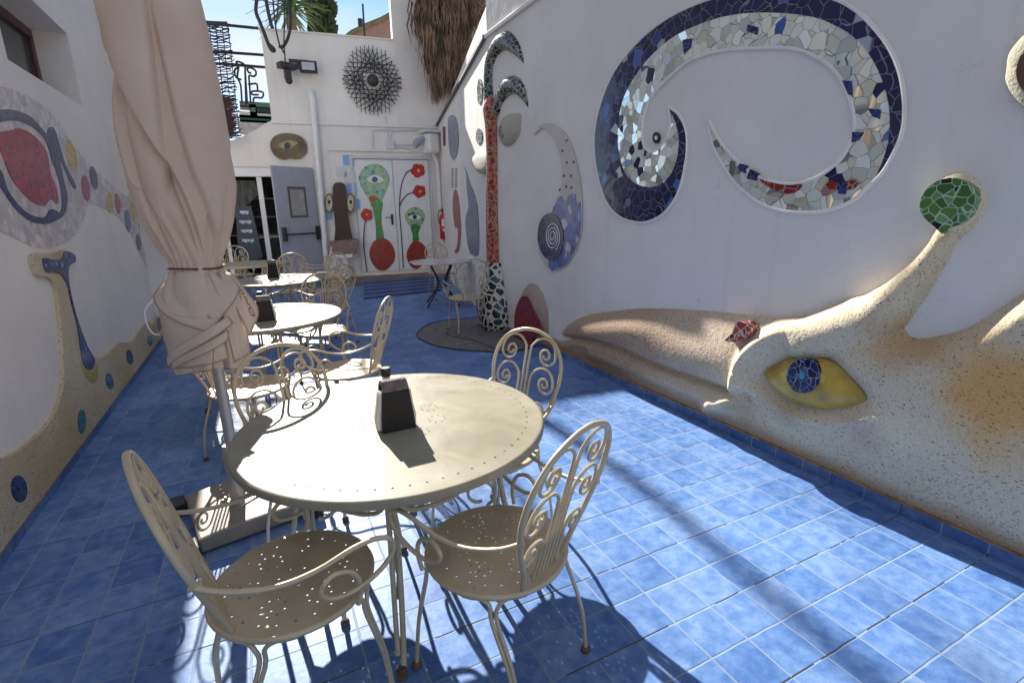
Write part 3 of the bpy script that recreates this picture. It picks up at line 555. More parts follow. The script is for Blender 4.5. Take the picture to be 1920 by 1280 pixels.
mb = MB(); a = BW.uv(*cr3([(1070, 948)])[0], .34); b = BW.uv(*cr3([(1205, 965)])[0], .34); mb.pbox(BW, a[0], b[0], b[1]-.02, min(z for _, z in sb)-.004, .02, .34)
c = BW.uv(*cr3([(1148, 1000)])[0], .34); 
tsh = mb.build('shelf_stand', M['whitep'], label='white T shaped stand carrying the stone block', cat='stand', bevel=.004)
mb = MB(); c2 = floor_pt(649, 543); mb.box((c2[0]-.045, c2[1]+.5, .0), (c2[0]+.05, c2[1]+.6, b[1]-.022)); 
mb = MB(); mb.pbox(BW, c[0]-.05, c[0]+.06, .0, b[1]-.021, .2, .3); mb.build('leg', M['whitep'], tsh)
# eye plaque
ep = empty('eye_plaque', BW.hit(540, 297, .03), label='bean shaped bronze plaque with a painted blue eye above the doorway', cat='plaque')
mural('plate', BW, cr3([(585, 120), (610, 70), (660, 45), (720, 40), (790, 52), (840, 85), (860, 130), (855, 185), (820, 225), (780, 232), (730, 226), (690, 236), (640, 222), (600, 180)]), .06, M['bronze'], ep, o0=.0, bevel=.02)
mural('eye_shape', BW, cr3([(645, 135), (680, 105), (730, 92), (775, 98), (795, 115), (760, 140), (735, 160), (700, 158)]), .068, vary('ochre_glaze', (.3, .24, .12), .4, amt=.4, scale=8), ep); mural('iris', BW, cr3(ell(715, 133, 24, 26)), .074, vary('blue_grey_glaze', (.05, .08, .13), .15), ep); mural('pupil', BW, cr3(ell(715, 133, 9, 11)), .078, M['black'], ep)
# sun sculpture of rods
def cr2(pts): return px_list(pts, 4, 360, 0)
ss = empty('rod_sunburst', BW.hit(700, 150, .06), label='dark metal sunburst of crossed rods with a round boss', cat='sculpture')
cc = BW.uv(*cr2([(1355, 608)])[0], .08); mb = MB()
def rod(a, b, o=.05): mb.tube([BW.p(cc[0]+a[0], cc[1]+a[1], o), BW.p(cc[0]+b[0], cc[1]+b[1], o)], .0085, 5, 1)
RU = .56; RV = .66
for ang in range(0, 180, 30):
    d = np.array([math.cos(R(ang)), math.sin(R(ang))]); nn = np.array([-d[1], d[0]]); ln = RU if ang in (0, 180) else RV if ang == 90 else .60
    for k in range(-4, 5):
        off = k*.086+.03*math.sin(ang); hl = math.sqrt(max(.05, ln**2-(off)**2*.9))*(1+.06*rng.random())
        inner = 0 if abs(off) > .17 else .10
        if ang in (0, 90) or abs(k) >= 2:
            if inner: rod(nn*off+d*inner*1.3, nn*off+d*hl, .04+.012*(ang/30)); rod(nn*off-d*inner*1.3, nn*off-d*hl, .04+.012*(ang/30))
            else: rod(nn*off-d*hl, nn*off+d*hl, .04+.012*(ang/30))
mb.build('rods', M['dark'], ss); mb = MB(); ctr = BW.p(cc[0], cc[1], .12); mb.ball(ctr, .125, 20, (1, .8, 1)); mb.build('boss', vary('rusty_boss', (.06, .055, .04), .5, .4, amt=.4, scale=9), ss, smooth=True)
# floodlights on bracket
fl = empty('floodlight', BW.hit(560, 116, .1), label='twin floodlight on a T bracket high on the rear building', cat='lamp')
a = BW.uv(*cr2([(725, 455)])[0], .15); b = BW.uv(*cr2([(865, 455)])[0], .15); c = BW.uv(*cr2([(805, 505)])[0], .15)
mb = MB(); mb.pbox(BW, a[0], b[0], a[1]-.03, a[1]+.03, .12, .16); mb.pbox(BW, c[0]-.05, c[0]+.05, c[1], a[1]-.031, .0, .15); mb.build('bracket', vary('maroon_paint', (.09, .03, .04), .5), fl)
a = BW.uv(*cr2([(872, 502)])[0], .25)
mb = MB(); mb.pbox(BW, a[0]-.17, a[0]+.17, a[1]-.11, a[1]+.11, .16, .3); mb.build('lamp_head', M['dark'], fl, bevel=.02); mb = MB(); mb.pbox(BW, a[0]-.12, a[0]+.12, a[1]-.07, a[1]+.07, .3, .306); mb.build('lens', vary('lens_grey', (.45, .47, .5), .1), fl)
mb = MB(); a = BW.hit(*cr2([(715, 500)])[0], .3); mb.box((a[0]-.18, a[1]-.1, a[2]-.05), (a[0]+.16, a[1]+.1, a[2]+.06), .4); mb.box((a[0]-.07, a[1]-.06, a[2]-.24), (a[0]+.05, a[1]+.06, a[2]-.05), .2); mb.ball((a[0], a[1], a[2]-.26), .07); mb.build('lamp_head', M['dark'], fl, bevel=.015)
# cables and conduits
mb = MB()
for pts in ([(1450, 870), (1470, 1030), (1480, 1090)], [(1500, 1085), (1600, 1088), (1740, 1085)], [(1500, 1105), (1600, 1112), (1700, 1140), (1790, 1142)], [(1480, 1060), (1500, 1000), (1520, 982), (1700, 980), (1770, 1000)], [(1355, 980), (1355, 1135)], [(1355, 978), (1500, 975)]):
    mb.tube([BW.hit(*p, .03) for p in cr2(pts)], .012, 6, 4)
cb_ = mb.build('cable_run', M['lightgrey'], label='pale electric cables clipped to the wall above the double door', cat='cable')
mb = MB(); a = BW.uv(*cr2([(1487, 1090)])[0], .05); mb.pbox(BW, a[0]-.09, a[0]+.09, a[1]-.1, a[1]+.1, .0, .07); mb.build('junction_box', M['lightgrey'], cb_, bevel=.01)
ac = empty('wall_unit', BW.hit(803, 270, .2), label='white cylindrical water heater like unit in the corner above the double door', cat='appliance')
a = BW.hit(*cr2([(1790, 1075)])[0], .35); mb = MB(); mb.box((a[0]-.14, a[1]-.2, a[2]-.22), (a[0]+.12, a[1]+.12, a[2]+.2), .3); mb.build('body', M['whitep'], ac, bevel=.05)
mb = MB(); mb.box((a[0]-.2, a[1]-.25, a[2]+.205), (a[0]+.28, a[1]+.2, a[2]+.26), .1); mb.build('lid', M['lightgrey'], ac); mb = MB(); mb.tube([(a[0]-.15, a[1], a[2]+.1), (a[0]-.33, a[1], a[2]-.02), (a[0]-.36, a[1], a[2]-.12)], [.06, .09, .03], 8, 3); mb.build('nozzle', M['grey'], ac)
mb = MB(); mb.tube([BW.hit(812, 286, .12), BW.hit(818, 300, .12), BW.hit(822, 330, .12), BW.hit(826, 400, .12), BW.hit(832, 480, .12)], .045, 10, 4); mb.build('waste_pipe', M['whitep'], smooth=True, label='slim white pipe running down the corner beside the fire extinguisher', cat='pipe')
# fire extinguisher
e = BW.hit(832, 420, .25); ex = empty('fire_extinguisher', (e[0], e[1], e[2]-.4), label='red fire extinguisher hanging in the corner right of the double door', cat='fire extinguisher')
zb_ = BW.uv(833, 448, .25)[1]; zt_ = BW.uv(831, 400, .25)[1]; hh = zt_-zb_
mb = MB(); mb.lathe([(.001, 0), (.09, 0), (.1, .02), (.1, hh*.8), (.09, hh*.9), (.04, hh), (.035, hh+.03)], (e[0], e[1], zb_), 20); mb.build('cylinder', M['redp'], ex, smooth=True)
mb = MB(); mb.lathe([(.03, 0), (.035, .04), (.02, .06)], (e[0], e[1], zb_+hh+.03), 12); mb.tube([(e[0]-.12, e[1], zb_+hh+.06), (e[0], e[1], zb_+hh+.1), (e[0]+.08, e[1]-.03, zb_+hh+.1)], .012, 6, 3); mb.tube([(e[0]-.03, e[1], zb_+hh+.05), (e[0]-.13, e[1]-.03, zb_+hh), (e[0]-.12, e[1]-.02, zb_+hh*.6)], .01, 6, 4); mb.build('valve', M['black'], ex)
mb = MB(); d = np.array([-e[0], -e[1], 0]); d /= np.linalg.norm(d); t_ = np.array([-d[1], d[0], 0])
for (z0, z1, w_) in ((.5, .78, .045), (.3, .42, .03)):
    q = np.array([e[0], e[1], 0])+d*.102; mb.add([q-t_*w_+[0, 0, zb_+hh*z0], q+t_*w_+[0, 0, zb_+hh*z0], q+t_*w_+[0, 0, zb_+hh*z1], q-t_*w_+[0, 0, zb_+hh*z1]], [(0, 1, 2, 3)])
mb.build('label_sticker', M['paper'], ex)
# step, mat
sp = empty('doorstep', floor_pt(740, 530), label='low tan stone doorstep in front of the double door', cat='step')
s0 = floor_pt(600, 548); s1 = floor_pt(850, 532)
mb = MB(); A_ = floor_pt(640, 545); mb.pbox(BW, bu(600, 400)[0]-.1, eR-.3, 0, .10, .003, .9); C.objects.unlink(sp); bpy.data.objects.remove(sp)
mb.build('doorstep', vary('worn_terracotta', (.2, .15, .12), .7, amt=.35, scale=4, bump=.2), label='low worn stone doorstep in front of the double door', cat='step')
rp = empty('ramp', floor_pt(750, 560), label='blue slatted wooden ramp lying against the doorstep', cat='ramp')
ra, rb, rc, rd = floor_pt(682, 562), floor_pt(826, 546), floor_pt(836, 517, .1), floor_pt(682, 528, .1)
for k in range(5):
    mb = MB(); t0, t1 = k/5+.02, (k+1)/5-.035
    a0, b0, a1, b1 = ra+(rd-ra)*t0, rb+(rc-rb)*t0, ra+(rd-ra)*t1, rb+(rc-rb)*t1; up = np.array([0, 0, .03])
    mb.add([a0, b0, b1, a1, a0+up, b0+up, b1+up, a1+up], [(0, 3, 2, 1), (4, 5, 6, 7), (0, 1, 5, 4), (1, 2, 6, 5), (2, 3, 7, 6), (3, 0, 4, 7)]); mb.build('plank', vary('blue_deck_paint', (.05, .09, .24), .5, amt=.25, scale=5), rp, bevel=.004)
# floor mosaic disc under marble table
fm = empty('floor_mosaic', floor_pt(905, 625), label='round stone mosaic set in the blue floor at the foot of the column', cat='mosaic')
fp = [floor_pt(*p) for p in [(783, 632), (790, 617), (812, 606), (845, 600), (890, 597), (940, 597), (985, 603), (1010, 618), (1015, 640), (985, 655), (945, 661), (900, 659), (850, 655), (812, 647)]]
fp = catmull([(p[0], p[1], 0) for p in fp], 6, True); fp[:, 0] = np.minimum(fp[:, 0], RX-.03)
FP = Plane((0, 0, 0), (1, 0, 0), (0, 0, 1))
def flat(name, P, z, mat, parent, **kw):
    tris = tessellate_polygon([[Vector((p[0], p[1], 0)) for p in P]]); n = len(P); mb = MB()
    mb.add([(p[0], p[1], z) for p in P]+[(p[0], p[1], -.01) for p in P], [tuple(t) for t in tris]+[(i, (i+1) % n, (i+1) % n+n, i+n) for i in range(n)]); return mb.build(name, mat, parent, **kw)
flat('disc', fp, .006, mosaic('grey_stone_chips', 30, [(0, (.17, .155, .15)), (.4, (.22, .195, .18)), (.8, (.13, .13, .135))], (.12, .11, .11), .05, .6), fm)
mb = MB(); mb.tube([(p[0], p[1], .004) for p in fp], .011, 6, 1, closed=True); sg = [floor_pt(*p) for p in [(838, 622), (842, 630), (862, 634), (890, 640), (915, 650), (930, 656)]]; mb.tube([(p[0], p[1], .005) for p in sg], .009, 6, 4); mb.build('dark_line', M['dark'], fm)
print('stage1')
# ------------------------------------------------------------------ mosaics of the long wall
def c6(p): return px_list(p, 2.2857, 1080, 0)
sw = empty('spiral_mosaic', RW.hit(1400, 395, .01), label='huge spiral mosaic of navy tiles and mirror pieces on the long white wall', cat='mosaic')
dk_out = [(397, 458), (440, 490), (470, 550), (478, 620), (470, 700), (450, 790), (420, 860), (370, 920), (310, 950), (255, 952), (190, 930), (140, 880), (110, 810), (90, 730), (80, 640), (82, 560), (100, 470), (130, 380), (170, 300), (230, 220), (310, 140), (400, 75), (500, 25), (600, -10), (720, -35), (860, -45), (1000, -35), (1120, 0), (1200, 45), (1270, 110), (1340, 200), (1385, 300), (1405, 400), (1408, 500), (1395, 580), (1360, 660), (1320, 730), (1275, 780)]
dk_in = [(1310, 700), (1335, 620), (1345, 540), (1338, 440), (1310, 340), (1260, 240), (1190, 160), (1110, 110), (1020, 75), (900, 58), (760, 55), (640, 70), (540, 100), (430, 150), (340, 220), (270, 300), (215, 390), (190, 460), (178, 540), (178, 620), (190, 690), (215, 750), (260, 790), (320, 803), (370, 785), (410, 740), (432, 680), (440, 610), (435, 560), (420, 510)]
mi_in = [(397, 460), (405, 510), (402, 560), (385, 600), (350, 640), (320, 652), (295, 630), (285, 590), (288, 520), (305, 450), (340, 390), (400, 330), (470, 270), (550, 235), (640, 215), (750, 208), (870, 205), (960, 215), (1030, 245), (1090, 285), (1140, 345), (1175, 420), (1193, 500), (1190, 570), (1170, 630), (1130, 690), (1070, 740), (1010, 770), (940, 787), (880, 785), (800, 765), (730, 725), (670, 670), (620, 610), (585, 550), (567, 508), (575, 570), (590, 630), (620, 690), (665, 760), (720, 820), (790, 870), (870, 900), (960, 910), (1050, 905), (1130, 885), (1200, 850), (1250, 800), (1275, 780)]
navy_m = mosaic('navy_shard_tiles', 13, [(0, (.008, .01, .055)), (.5, (.012, .014, .075)), (.89, (.06, .12, .36)), (.94, (.02, .04, .17)), (.965, (.4, .42, .42))], (.2, .2, .23), .02, .12, tilt=.03)
mirr_m = mosaic('mirror_shards', 15, [(0, (.80, .80, .69)), (.4, (.73, .75, .66)), (.88, (.012, .014, .07)), (.93, (.08, .14, .4)), (.96, (.5, .52, .46))], (.16, .16, .14), .016, .05, tilt=.2, mirror=True)
mural('tile_band', RW, c6(dk_out+dk_in), .014, navy_m, sw, sub=3)
mural('mirror_band', RW, c6(mi_in+dk_in), .012, mirr_m, sw, sub=3)
edge = MB()
for pl, cl in ((dk_out, 0), (mi_in, 0)): edge.tube([RW.hit(x, y, .008) for x, y in c6(pl)], .011, 6, 3)
edge.build('plaster_edge', M['wall'], sw)
mural('nose_dot', RW, c6(ell(342, 591, 15, 24)), .02, M['wood'], sw); mural('nose_dot_centre', RW, c6(ell(342, 591, 6, 9)), .024, M['paper'], sw)
red_m = mosaic('red_accent', 16, [(0, (.35, .02, .02)), (.6, (.25, .02, .015))], (.3, .25, .2), .04, .2)
for pts in ([(785, 757), (840, 775), (900, 790), (965, 790), (950, 815), (900, 832), (850, 815), (800, 785)], [(1070, 790), (1095, 775), (1118, 785), (1115, 805), (1090, 812)], [(1160, 790), (1180, 773), (1204, 778), (1195, 805), (1165, 812)]): mural('red_tiles', RW, c6(pts), .017, red_m, sw)
for pts in ([(1120, 780), (1160, 778), (1155, 832), (1122, 830)], [(1183, 565), (1230, 568), (1210, 600), (1180, 612)], [(1140, 345), (1180, 348), (1183, 410), (1165, 405)], [(1250, 465), (1305, 470), (1300, 510), (1270, 500)], [(455, 172), (497, 165), (490, 205), (462, 232)], [(735, 105), (780, 118), (775, 150), (730, 135)], [(700, 700), (735, 710), (725, 745), (695, 725)], [(745, 725), (785, 745), (770, 775), (730, 765)]): mural('navy_tile', RW, c6(pts), .018, M['navy'], sw, sub=1)
# comma mosaic with snail spiral
co = empty('comma_mosaic', RW.hit(1045, 506, .01), label='comma shaped relief with blue tiles and a white spiral on its round end', cat='mosaic')
comma = [(1001, 253), (1007, 240), (1020, 232), (1037, 234), (1055, 248), (1070, 275), (1080, 310), (1087, 350), (1090, 400), (1087, 440), (1075, 475), (1060, 497), (1042, 506), (1025, 500), (1012, 480), (1007, 450), (1010, 425), (1020, 405), (1034, 401), (1041, 387), (1048, 370), (1053, 340), (1052, 305), (1045, 275), (1035, 255), (1022, 241), (1010, 243)]
mural('plaster_body', RW, comma, .02, vary('pinkish_cream_plaster', (.62, .55, .5), .6, amt=.08), co)
bl = mosaic('blue_shards', 14, [(0, (.06, .11, .36)), (.4, (.03, .06, .25)), (.7, (.10, .17, .45)), (.95, (.4, .42, .48))], (.2, .22, .32), .03, .15)
mural('blue_tiles', RW, [(1040, 385), (1046, 372), (1053, 368), (1057, 380), (1063, 374), (1066, 366), (1078, 363), (1080, 385), (1087, 378), (1089, 400), (1086, 440), (1074, 474), (1060, 495), (1042, 504), (1028, 499), (1034, 402)], .026, bl, co, sub=2)
mural('spiral_disc', RW, ell(1032, 444, 24, 44, -3), .032, mosaic('deep_blue_shards', 17, [(0, (.01, .014, .06)), (.6, (.02, .03, .13))], (.16, .18, .26), .03, .12), co)
mb = MB(); sp_ = [(1036+r_*.5*math.cos(a_), 444+r_*math.sin(a_)) for a_, r_ in [(k*.35, 4+k*.42) for k in range(58)]]
mb.tube([RW.hit(x, y, .036) for x, y in sp_], .006, 6, 1); mb.build('spiral_line', M['whitep'], co)
for (x, y) in ((1062, 264), (1054, 283), (1062, 305), (1070, 330), (1057, 330), (1075, 304), (1061, 350), (1049, 356), (1071, 352)): mural('dark_chip', RW, ell(x, y, 1.6, 3, 20, 6), .024, M['black'], co, sub=1)
# column tree at the end of the long wall
def limb(mb, spec, off, n=14, sub=5):
    P = [RW.hit(x, y, off) for x, y, _ in spec]; rr = [w_*1.5/F*np.dot(p-np.array([0, 0, H]), _f) for (_, _, w_), p in zip(spec, P)]
    Q = catmull([(*p, r_) for p, r_ in zip(P, rr)], sub); return mb.tube(Q[:, :3], Q[:, 3], n, 1)
ct = empty('column_tree', RW.hit(935, 618, .1)*np.array([1, 1, 0]), label='tall mosaic palm shape at the wall corner, red trunk on a black tiled vase foot', cat='relief')
limb(MB(), [(937, 622, 17), (936, 605, 24), (935, 580, 25), (933, 550, 22), (931, 520, 17), (930, 505, 15), (930, 491, 13)], .01).build('vase_foot', mosaic('black_teal_chunks', 11, [(0, (.012, .014, .018)), (.6, (.02, .05, .07)), (.8, (.04, .08, .13))], (.6, .58, .52), .1, .12), ct, smooth=True)
limb(MB(), [(930, 491, 12), (929, 440, 12), (928, 380, 11.5), (928, 300, 11), (927, 240, 12), (926, 205, 14), (925, 186, 10)], -.015).build('trunk', mosaic('red_orange_chunks', 15, [(0, (.36, .035, .012)), (.5, (.28, .025, .01)), (.85, (.42, .06, .015))], (.42, .28, .22), .07, .15), ct, smooth=True)
bk = mosaic('black_green_chunks', 17, [(0, (.014, .018, .016)), (.5, (.03, .035, .025)), (.75, (.06, .08, .06)), (.9, (.22, .22, .15))], (.32, .33, .28), .07, .15)
limb(MB(), [(923, 205, 10), (920, 160, 9), (922, 120, 9), (933, 92, 10), (951, 77, 11), (968, 88, 9), (979, 105, 5), (986, 122, 1.2)], -.015).build('branch', bk, ct, smooth=True)
limb(MB(), [(933, 212, 8), (941, 185, 9), (956, 163, 11), (972, 162, 10), (985, 178, 7), (994, 206, 1)], -.015).build('branch', bk, ct, smooth=True)
cream = stone_mat('cream_shell_render', (.52, .48, .4), (.45, .42, .35), ((.2, .15, .08), (.3, .26, .18)), 70, .08)
def c4(p): return px_list(p, 4.2667, 740, 0)
sh = empty('shell_relief', RW.hit(955, 275, .08), label='cream shell shaped lump with a dark swirl, right of the red trunk', cat='relief')
dome('shell', RW, c4([(838, 965), (880, 915), (940, 902), (990, 905), (993, 960), (985, 1060), (950, 1130), (900, 1175), (850, 1165), (827, 1110), (825, 1040)]), .09, cream, sh)
mural('swirl', RW, c4(ell(853, 1055, 24, 50)), .078, bk, sh, o0=.03)
sh = empty('shell_relief', W2.hit(900, 328, .1), label='cream shell shaped lump on the sunlit wall left of the red trunk', cat='relief')
dome('shell', W2, [(883, 300), (892, 285), (903, 281), (914, 292), (918, 312), (914, 328), (898, 326), (888, 316)], .11, cream, sh)
for (x, y, rx, ry, nm) in ((899, 172, 5, 24, 'upper dark almond shaped niche on the sunlit angled wall'), (898, 256, 6, 15, 'lower dark almond shaped niche on the sunlit angled wall')):
    mural('wall_niche', W2, ell(x, y, rx, ry), .012, bk, label=nm, cat='relief')
def cw(p): return px_list(p, 4.572, 760, 240)
gb_ = mosaic('slate_blue_mosaic', 9, [(0, (.16, .18, .25)), (.5, (.2, .22, .29)), (.8, (.13, .15, .21))], (.34, .35, .4), .03, .3)
mural('comma_relief', W2, cw([(503, 335), (520, 400), (525, 520), (535, 620), (540, 680), (515, 780), (520, 900), (545, 1050), (570, 1087), (620, 1087), (630, 950), (625, 800), (615, 680), (595, 580), (560, 490), (530, 400)]), .010, gb_, label='long slate blue comma mosaic on the angled wall behind the marble table', cat='mosaic')
mural('comma_relief', W2, cw([(425, 527), (450, 580), (465, 700), (475, 850), (472, 950), (460, 1040), (440, 1075), (420, 1060), (440, 1020), (448, 930), (445, 860), (425, 850), (410, 750), (405, 620)]), .010, vary('faded_red_mosaic', (.32, .09, .1), .4, amt=.3, scale=20), label='narrow faded red hook shape on the angled wall beside the extinguisher', cat='mosaic')
mural('oval_relief', W2, cw([(365, -60), (400, -110), (440, -60), (455, 100), (440, 230), (405, 275), (375, 180)]), .010, gb_, label='grey blue pointed oval mosaic high on the angled wall', cat='mosaic')
mural('wall_plate', W2, cw([(318, -10), (336, -10), (338, 150), (324, 155)]), .02, vary('dull_plum', (.14, .07, .08), .6), sub=1, label='thin plum coloured plate high in the courtyard corner', cat='plate')
vt = empty('vent', W2.hit(850, 340, .0), label='two rows of vent slots in the angled wall', cat='vent')
for x in (403, 435):
    for k in range(9): mural('slot', W2, cw([(x-9, 352+k*19), (x+9, 345+k*19), (x+9, 353+k*19), (x-9, 360+k*19)]), .004, M['dark'], vt, sub=1)
# egg shaped relief
eg = empty('dome_relief', RW.hit(990, 640, .03), label='pinkish cream dome relief with a crimson tiled heart beside the column foot', cat='relief')
dome('dome', RW, [(962, 640), (963, 590), (972, 555), (985, 533), (1000, 530), (1015, 548), (1025, 580), (1027, 610), (1020, 640)], .06, stone_mat('pink_render', (.5, .38, .32), (.42, .32, .28), ((.25, .12, .1), (.3, .2, .15)), 80, .1), eg)
mural('heart', RW, [(966, 645), (964, 600), (968, 575), (977, 557), (988, 558), (998, 580), (1010, 605), (1014, 622), (1000, 632), (995, 645), (988, 652), (975, 650)], .075, mosaic('crimson_chips', 30, [(0, (.22, .012, .03)), (.6, (.28, .02, .03))], (.25, .08, .1), .04, .2), eg, sub=3)
# half seen relief at the right picture edge
br = empty('bulb_relief', RW.hit(1930, 205, .02), label='mossy cream bulb relief with a brown centre at the right edge of the long wall', cat='relief')
dome('bulb', RW, [(1880, 130), (1884, 100), (1900, 75), (1925, 52), (1980, 40), (2030, 80), (2040, 150), (2000, 210), (1950, 215), (1915, 205), (1890, 180), (1878, 155)], .09, stone_mat('mossy_render', (.4, .37, .28), (.3, .29, .2), ((.1, .11, .05), (.2, .2, .1)), 60, .1), br)
mural('bulb_centre', RW, ell(1955, 135, 50, 52), .10, vary('brown_glaze', (.12, .05, .03), .5, amt=.4, scale=10), br)
# ------------------------------------------------------------------ the fish
OFF = .09
def seg_d(Y, Z, P, closed):
    P = np.array(P, float); n = len(P); best = np.full(Y.shape, 9.); tt = np.zeros(Y.shape)
    m = n if closed else n-1
    for i in range(m):
        a, b = P[i], P[(i+1) % n]; ab = b-a; L_ = ab@ab+1e-12
        t = np.clip(((Y-a[0])*ab[0]+(Z-a[1])*ab[1])/L_, 0, 1); d = np.hypot(Y-a[0]-t*ab[0], Z-a[1]-t*ab[1])
        k = d < best; best = np.where(k, d, best); tt = np.where(k, (i+t)/m, tt)
    return best, tt
def inside(Y, Z, P):
    r_ = np.zeros(Y.shape, bool); n = len(P)
    for i in range(n):
        (x1, y1), (x2, y2) = P[i], P[(i+1) % n]
        if y1 == y2: continue
        c_ = ((y1 > Z) != (y2 > Z)) & (Y < (x2-x1)*(Z-y1)/(y2-y1)+x1); r_ ^= c_
    return r_
def sstep(x, a, b): t = np.clip((x-a)/(b-a), 0, 1); return t*t*(3-2*t)
def uvl(pts, off=OFF, sub=4, closed=False): return [RW.uv(x, y, off) for x, y in (catmull(pts, sub, closed) if sub > 1 else pts)]
outline = uvl([(1035, 640), (1050, 612), (1090, 593), (1140, 585), (1200, 580), (1300, 584), (1400, 594), (1480, 599), (1540, 596), (1590, 588), (1640, 600), (1672, 625), (1700, 640), (1760, 632), (1820, 608), (1870, 575), (1920, 540), (1990, 480), (2080, 420)], sub=4)+[(-.6, 1.6), (-.6, .03), (5.2, .03), (5.2, .2)]
ST = .0085
gy = np.arange(-.45, 5.3, ST); gz = np.arange(.068, 2.02, ST)
Y, Z = np.meshgrid(gy, gz, indexing='ij')
d0, _ = seg_d(Y, Z, outline, True); ins = inside(Y, Z, outline); sd = np.where(ins, d0, -d0)
T = .03+.115*sstep(Z, .03, .45)*(1-.25*sstep(Y, 3.0, 4.8))
hgt = np.where(sd > 0, T*np.clip(1-np.exp(-(sd/.13)**.85), 0, 1), np.maximum(sd*1.2, -.03))
hgt += np.where(sd > .1, .02*np.sin(Y*3.1+1)*np.sin(Z*5.3+Y*1.7)*sstep(sd, .1, .3), 0)
def ridge(pts, r0, amp, mode='add', off=OFF):
    d, t = seg_d(Y, Z, uvl(pts, off), False); rr = np.interp(t, np.linspace(0, 1, len(r0)), r0) if hasattr(r0, '__len__') else r0
    aa = np.interp(t, np.linspace(0, 1, len(amp)), amp) if hasattr(amp, '__len__') else amp
    return d, rr, aa
# beak: two lips and the mouth groove
d, r_, a_ = ridge([(1040, 636), (1090, 640), (1150, 655), (1220, 685), (1300, 712), (1360, 735), (1395, 742)], .032, [.05, .07, .08, .09, .07]); hgt -= np.where(ins, a_*np.exp(-(d/r_)**2), 0)
d, r_, a_ = ridge([(1080, 610), (1180, 622), (1280, 655), (1360, 690)], .13, .035); hgt += np.where(ins, a_*np.exp(-(d/r_)**2), 0)
d, r_, a_ = ridge([(1100, 665), (1180, 695), (1260, 728), (1330, 752)], .05, .04); hgt += np.where(ins, a_*np.exp(-(d/r_)**2), 0)
# brow ridge
d, r_, a_ = ridge([(1318, 768), (1350, 758), (1378, 742), (1392, 712), (1400, 680), (1420, 650), (1452, 627), (1500, 614), (1550, 617), (1600, 640), (1650, 680)], [.06, .06, .055, .05, .05, .06, .07, .07, .06, .05], [.09, .11, .12, .12, .12, .11, .09, .06, .03, .0]); hgt = np.where(ins, hgt+a_*np.exp(-(d/r_)**2), hgt)
# socket
ey = uvl([(1412, 712), (1436, 690), (1480, 668), (1545, 664), (1600, 700), (1632, 748), (1600, 768), (1545, 778), (1480, 764), (1440, 738)], closed=True)
d, _ = seg_d(Y, Z, ey, True); ine = inside(Y, Z, ey); sde = np.where(ine, d, -d)
hgt -= .075*sstep(sde, -.05, .05)
hgt += .022*np.exp(-((sde+.06)/.03)**2)*(Z < RW.uv(1500, 730, OFF)[1])
# horn going up to the right
d, r_, a_ = ridge([(1560, 690), (1640, 690), (1720, 668), (1800, 640), (1870, 600), (1930, 555), (2010, 500)], [.10, .11, .12, .13, .13], [.02, .05, .07, .09, .10]); hgt += sstep(sd, -.03, .09)*a_*np.exp(-(d/r_)**2)
# stalk with round head
stalk = [(1500, 640), (1560, 622), (1620, 600), (1668, 560), (1705, 520), (1735, 480), (1752, 450), (1758, 440)]
d, t = seg_d(Y, Z, uvl(stalk), False); rr = np.interp(t, [0, .25, .45, .65, .8, 1], [.13, .14, .085, .055, .045, .05])
q = d/rr; hs = np.where(q < 1, np.interp(t, [0, .4, .7, 1], [.17, .17, .10, .05])*np.sqrt(np.clip(1-q**2, 0, 1)), -.06*(q-1))
hc = RW.uv(1780, 388, OFF); hr = .215*1.0
he = uvl([(1724, 388), (1732, 352), (1760, 330), (1790, 325), (1815, 342), (1826, 376), (1819, 408), (1797, 433), (1775, 446), (1753, 436), (1732, 412)], closed=True)
d, _ = seg_d(Y, Z, he, True); inh = inside(Y, Z, he); sdh = np.where(inh, d, -d)
hh_ = np.where(sdh > 0, .10*np.sqrt(np.clip(1-(1-np.clip(sdh/.05, 0, 1))**2, 0, 1)), sdh*1.5)
def smax(a, b, k=.03):
    h = np.clip(.5+.5*(a-b)/k, 0, 1); return b*(1-h)+a*h+k*h*(1-h)
hs = smax(hs, hh_); hgt = smax(hgt, hs, .05)
hgt = np.where(hgt > 0, hgt*.78, hgt)
hgt += .0007*rng.standard_normal(hgt.shape)*(hgt > .01)
ny, nz = Y.shape; keep = hgt > -.012
quad = keep[:-1, :-1] | keep[1:, :-1] | keep[:-1, 1:] | keep[1:, 1:]
ii, jj = np.nonzero(quad); idx = -np.ones(ny*nz, int)
fs = np.stack([ii*nz+jj, (ii+1)*nz+jj, (ii+1)*nz+jj+1, ii*nz+jj+1], 1); used = np.unique(fs); idx[used] = np.arange(len(used))
V = np.stack([RX-np.maximum(hgt, -.015).ravel(), Y.ravel(), Z.ravel()], 1)[used]; fs = idx[fs]
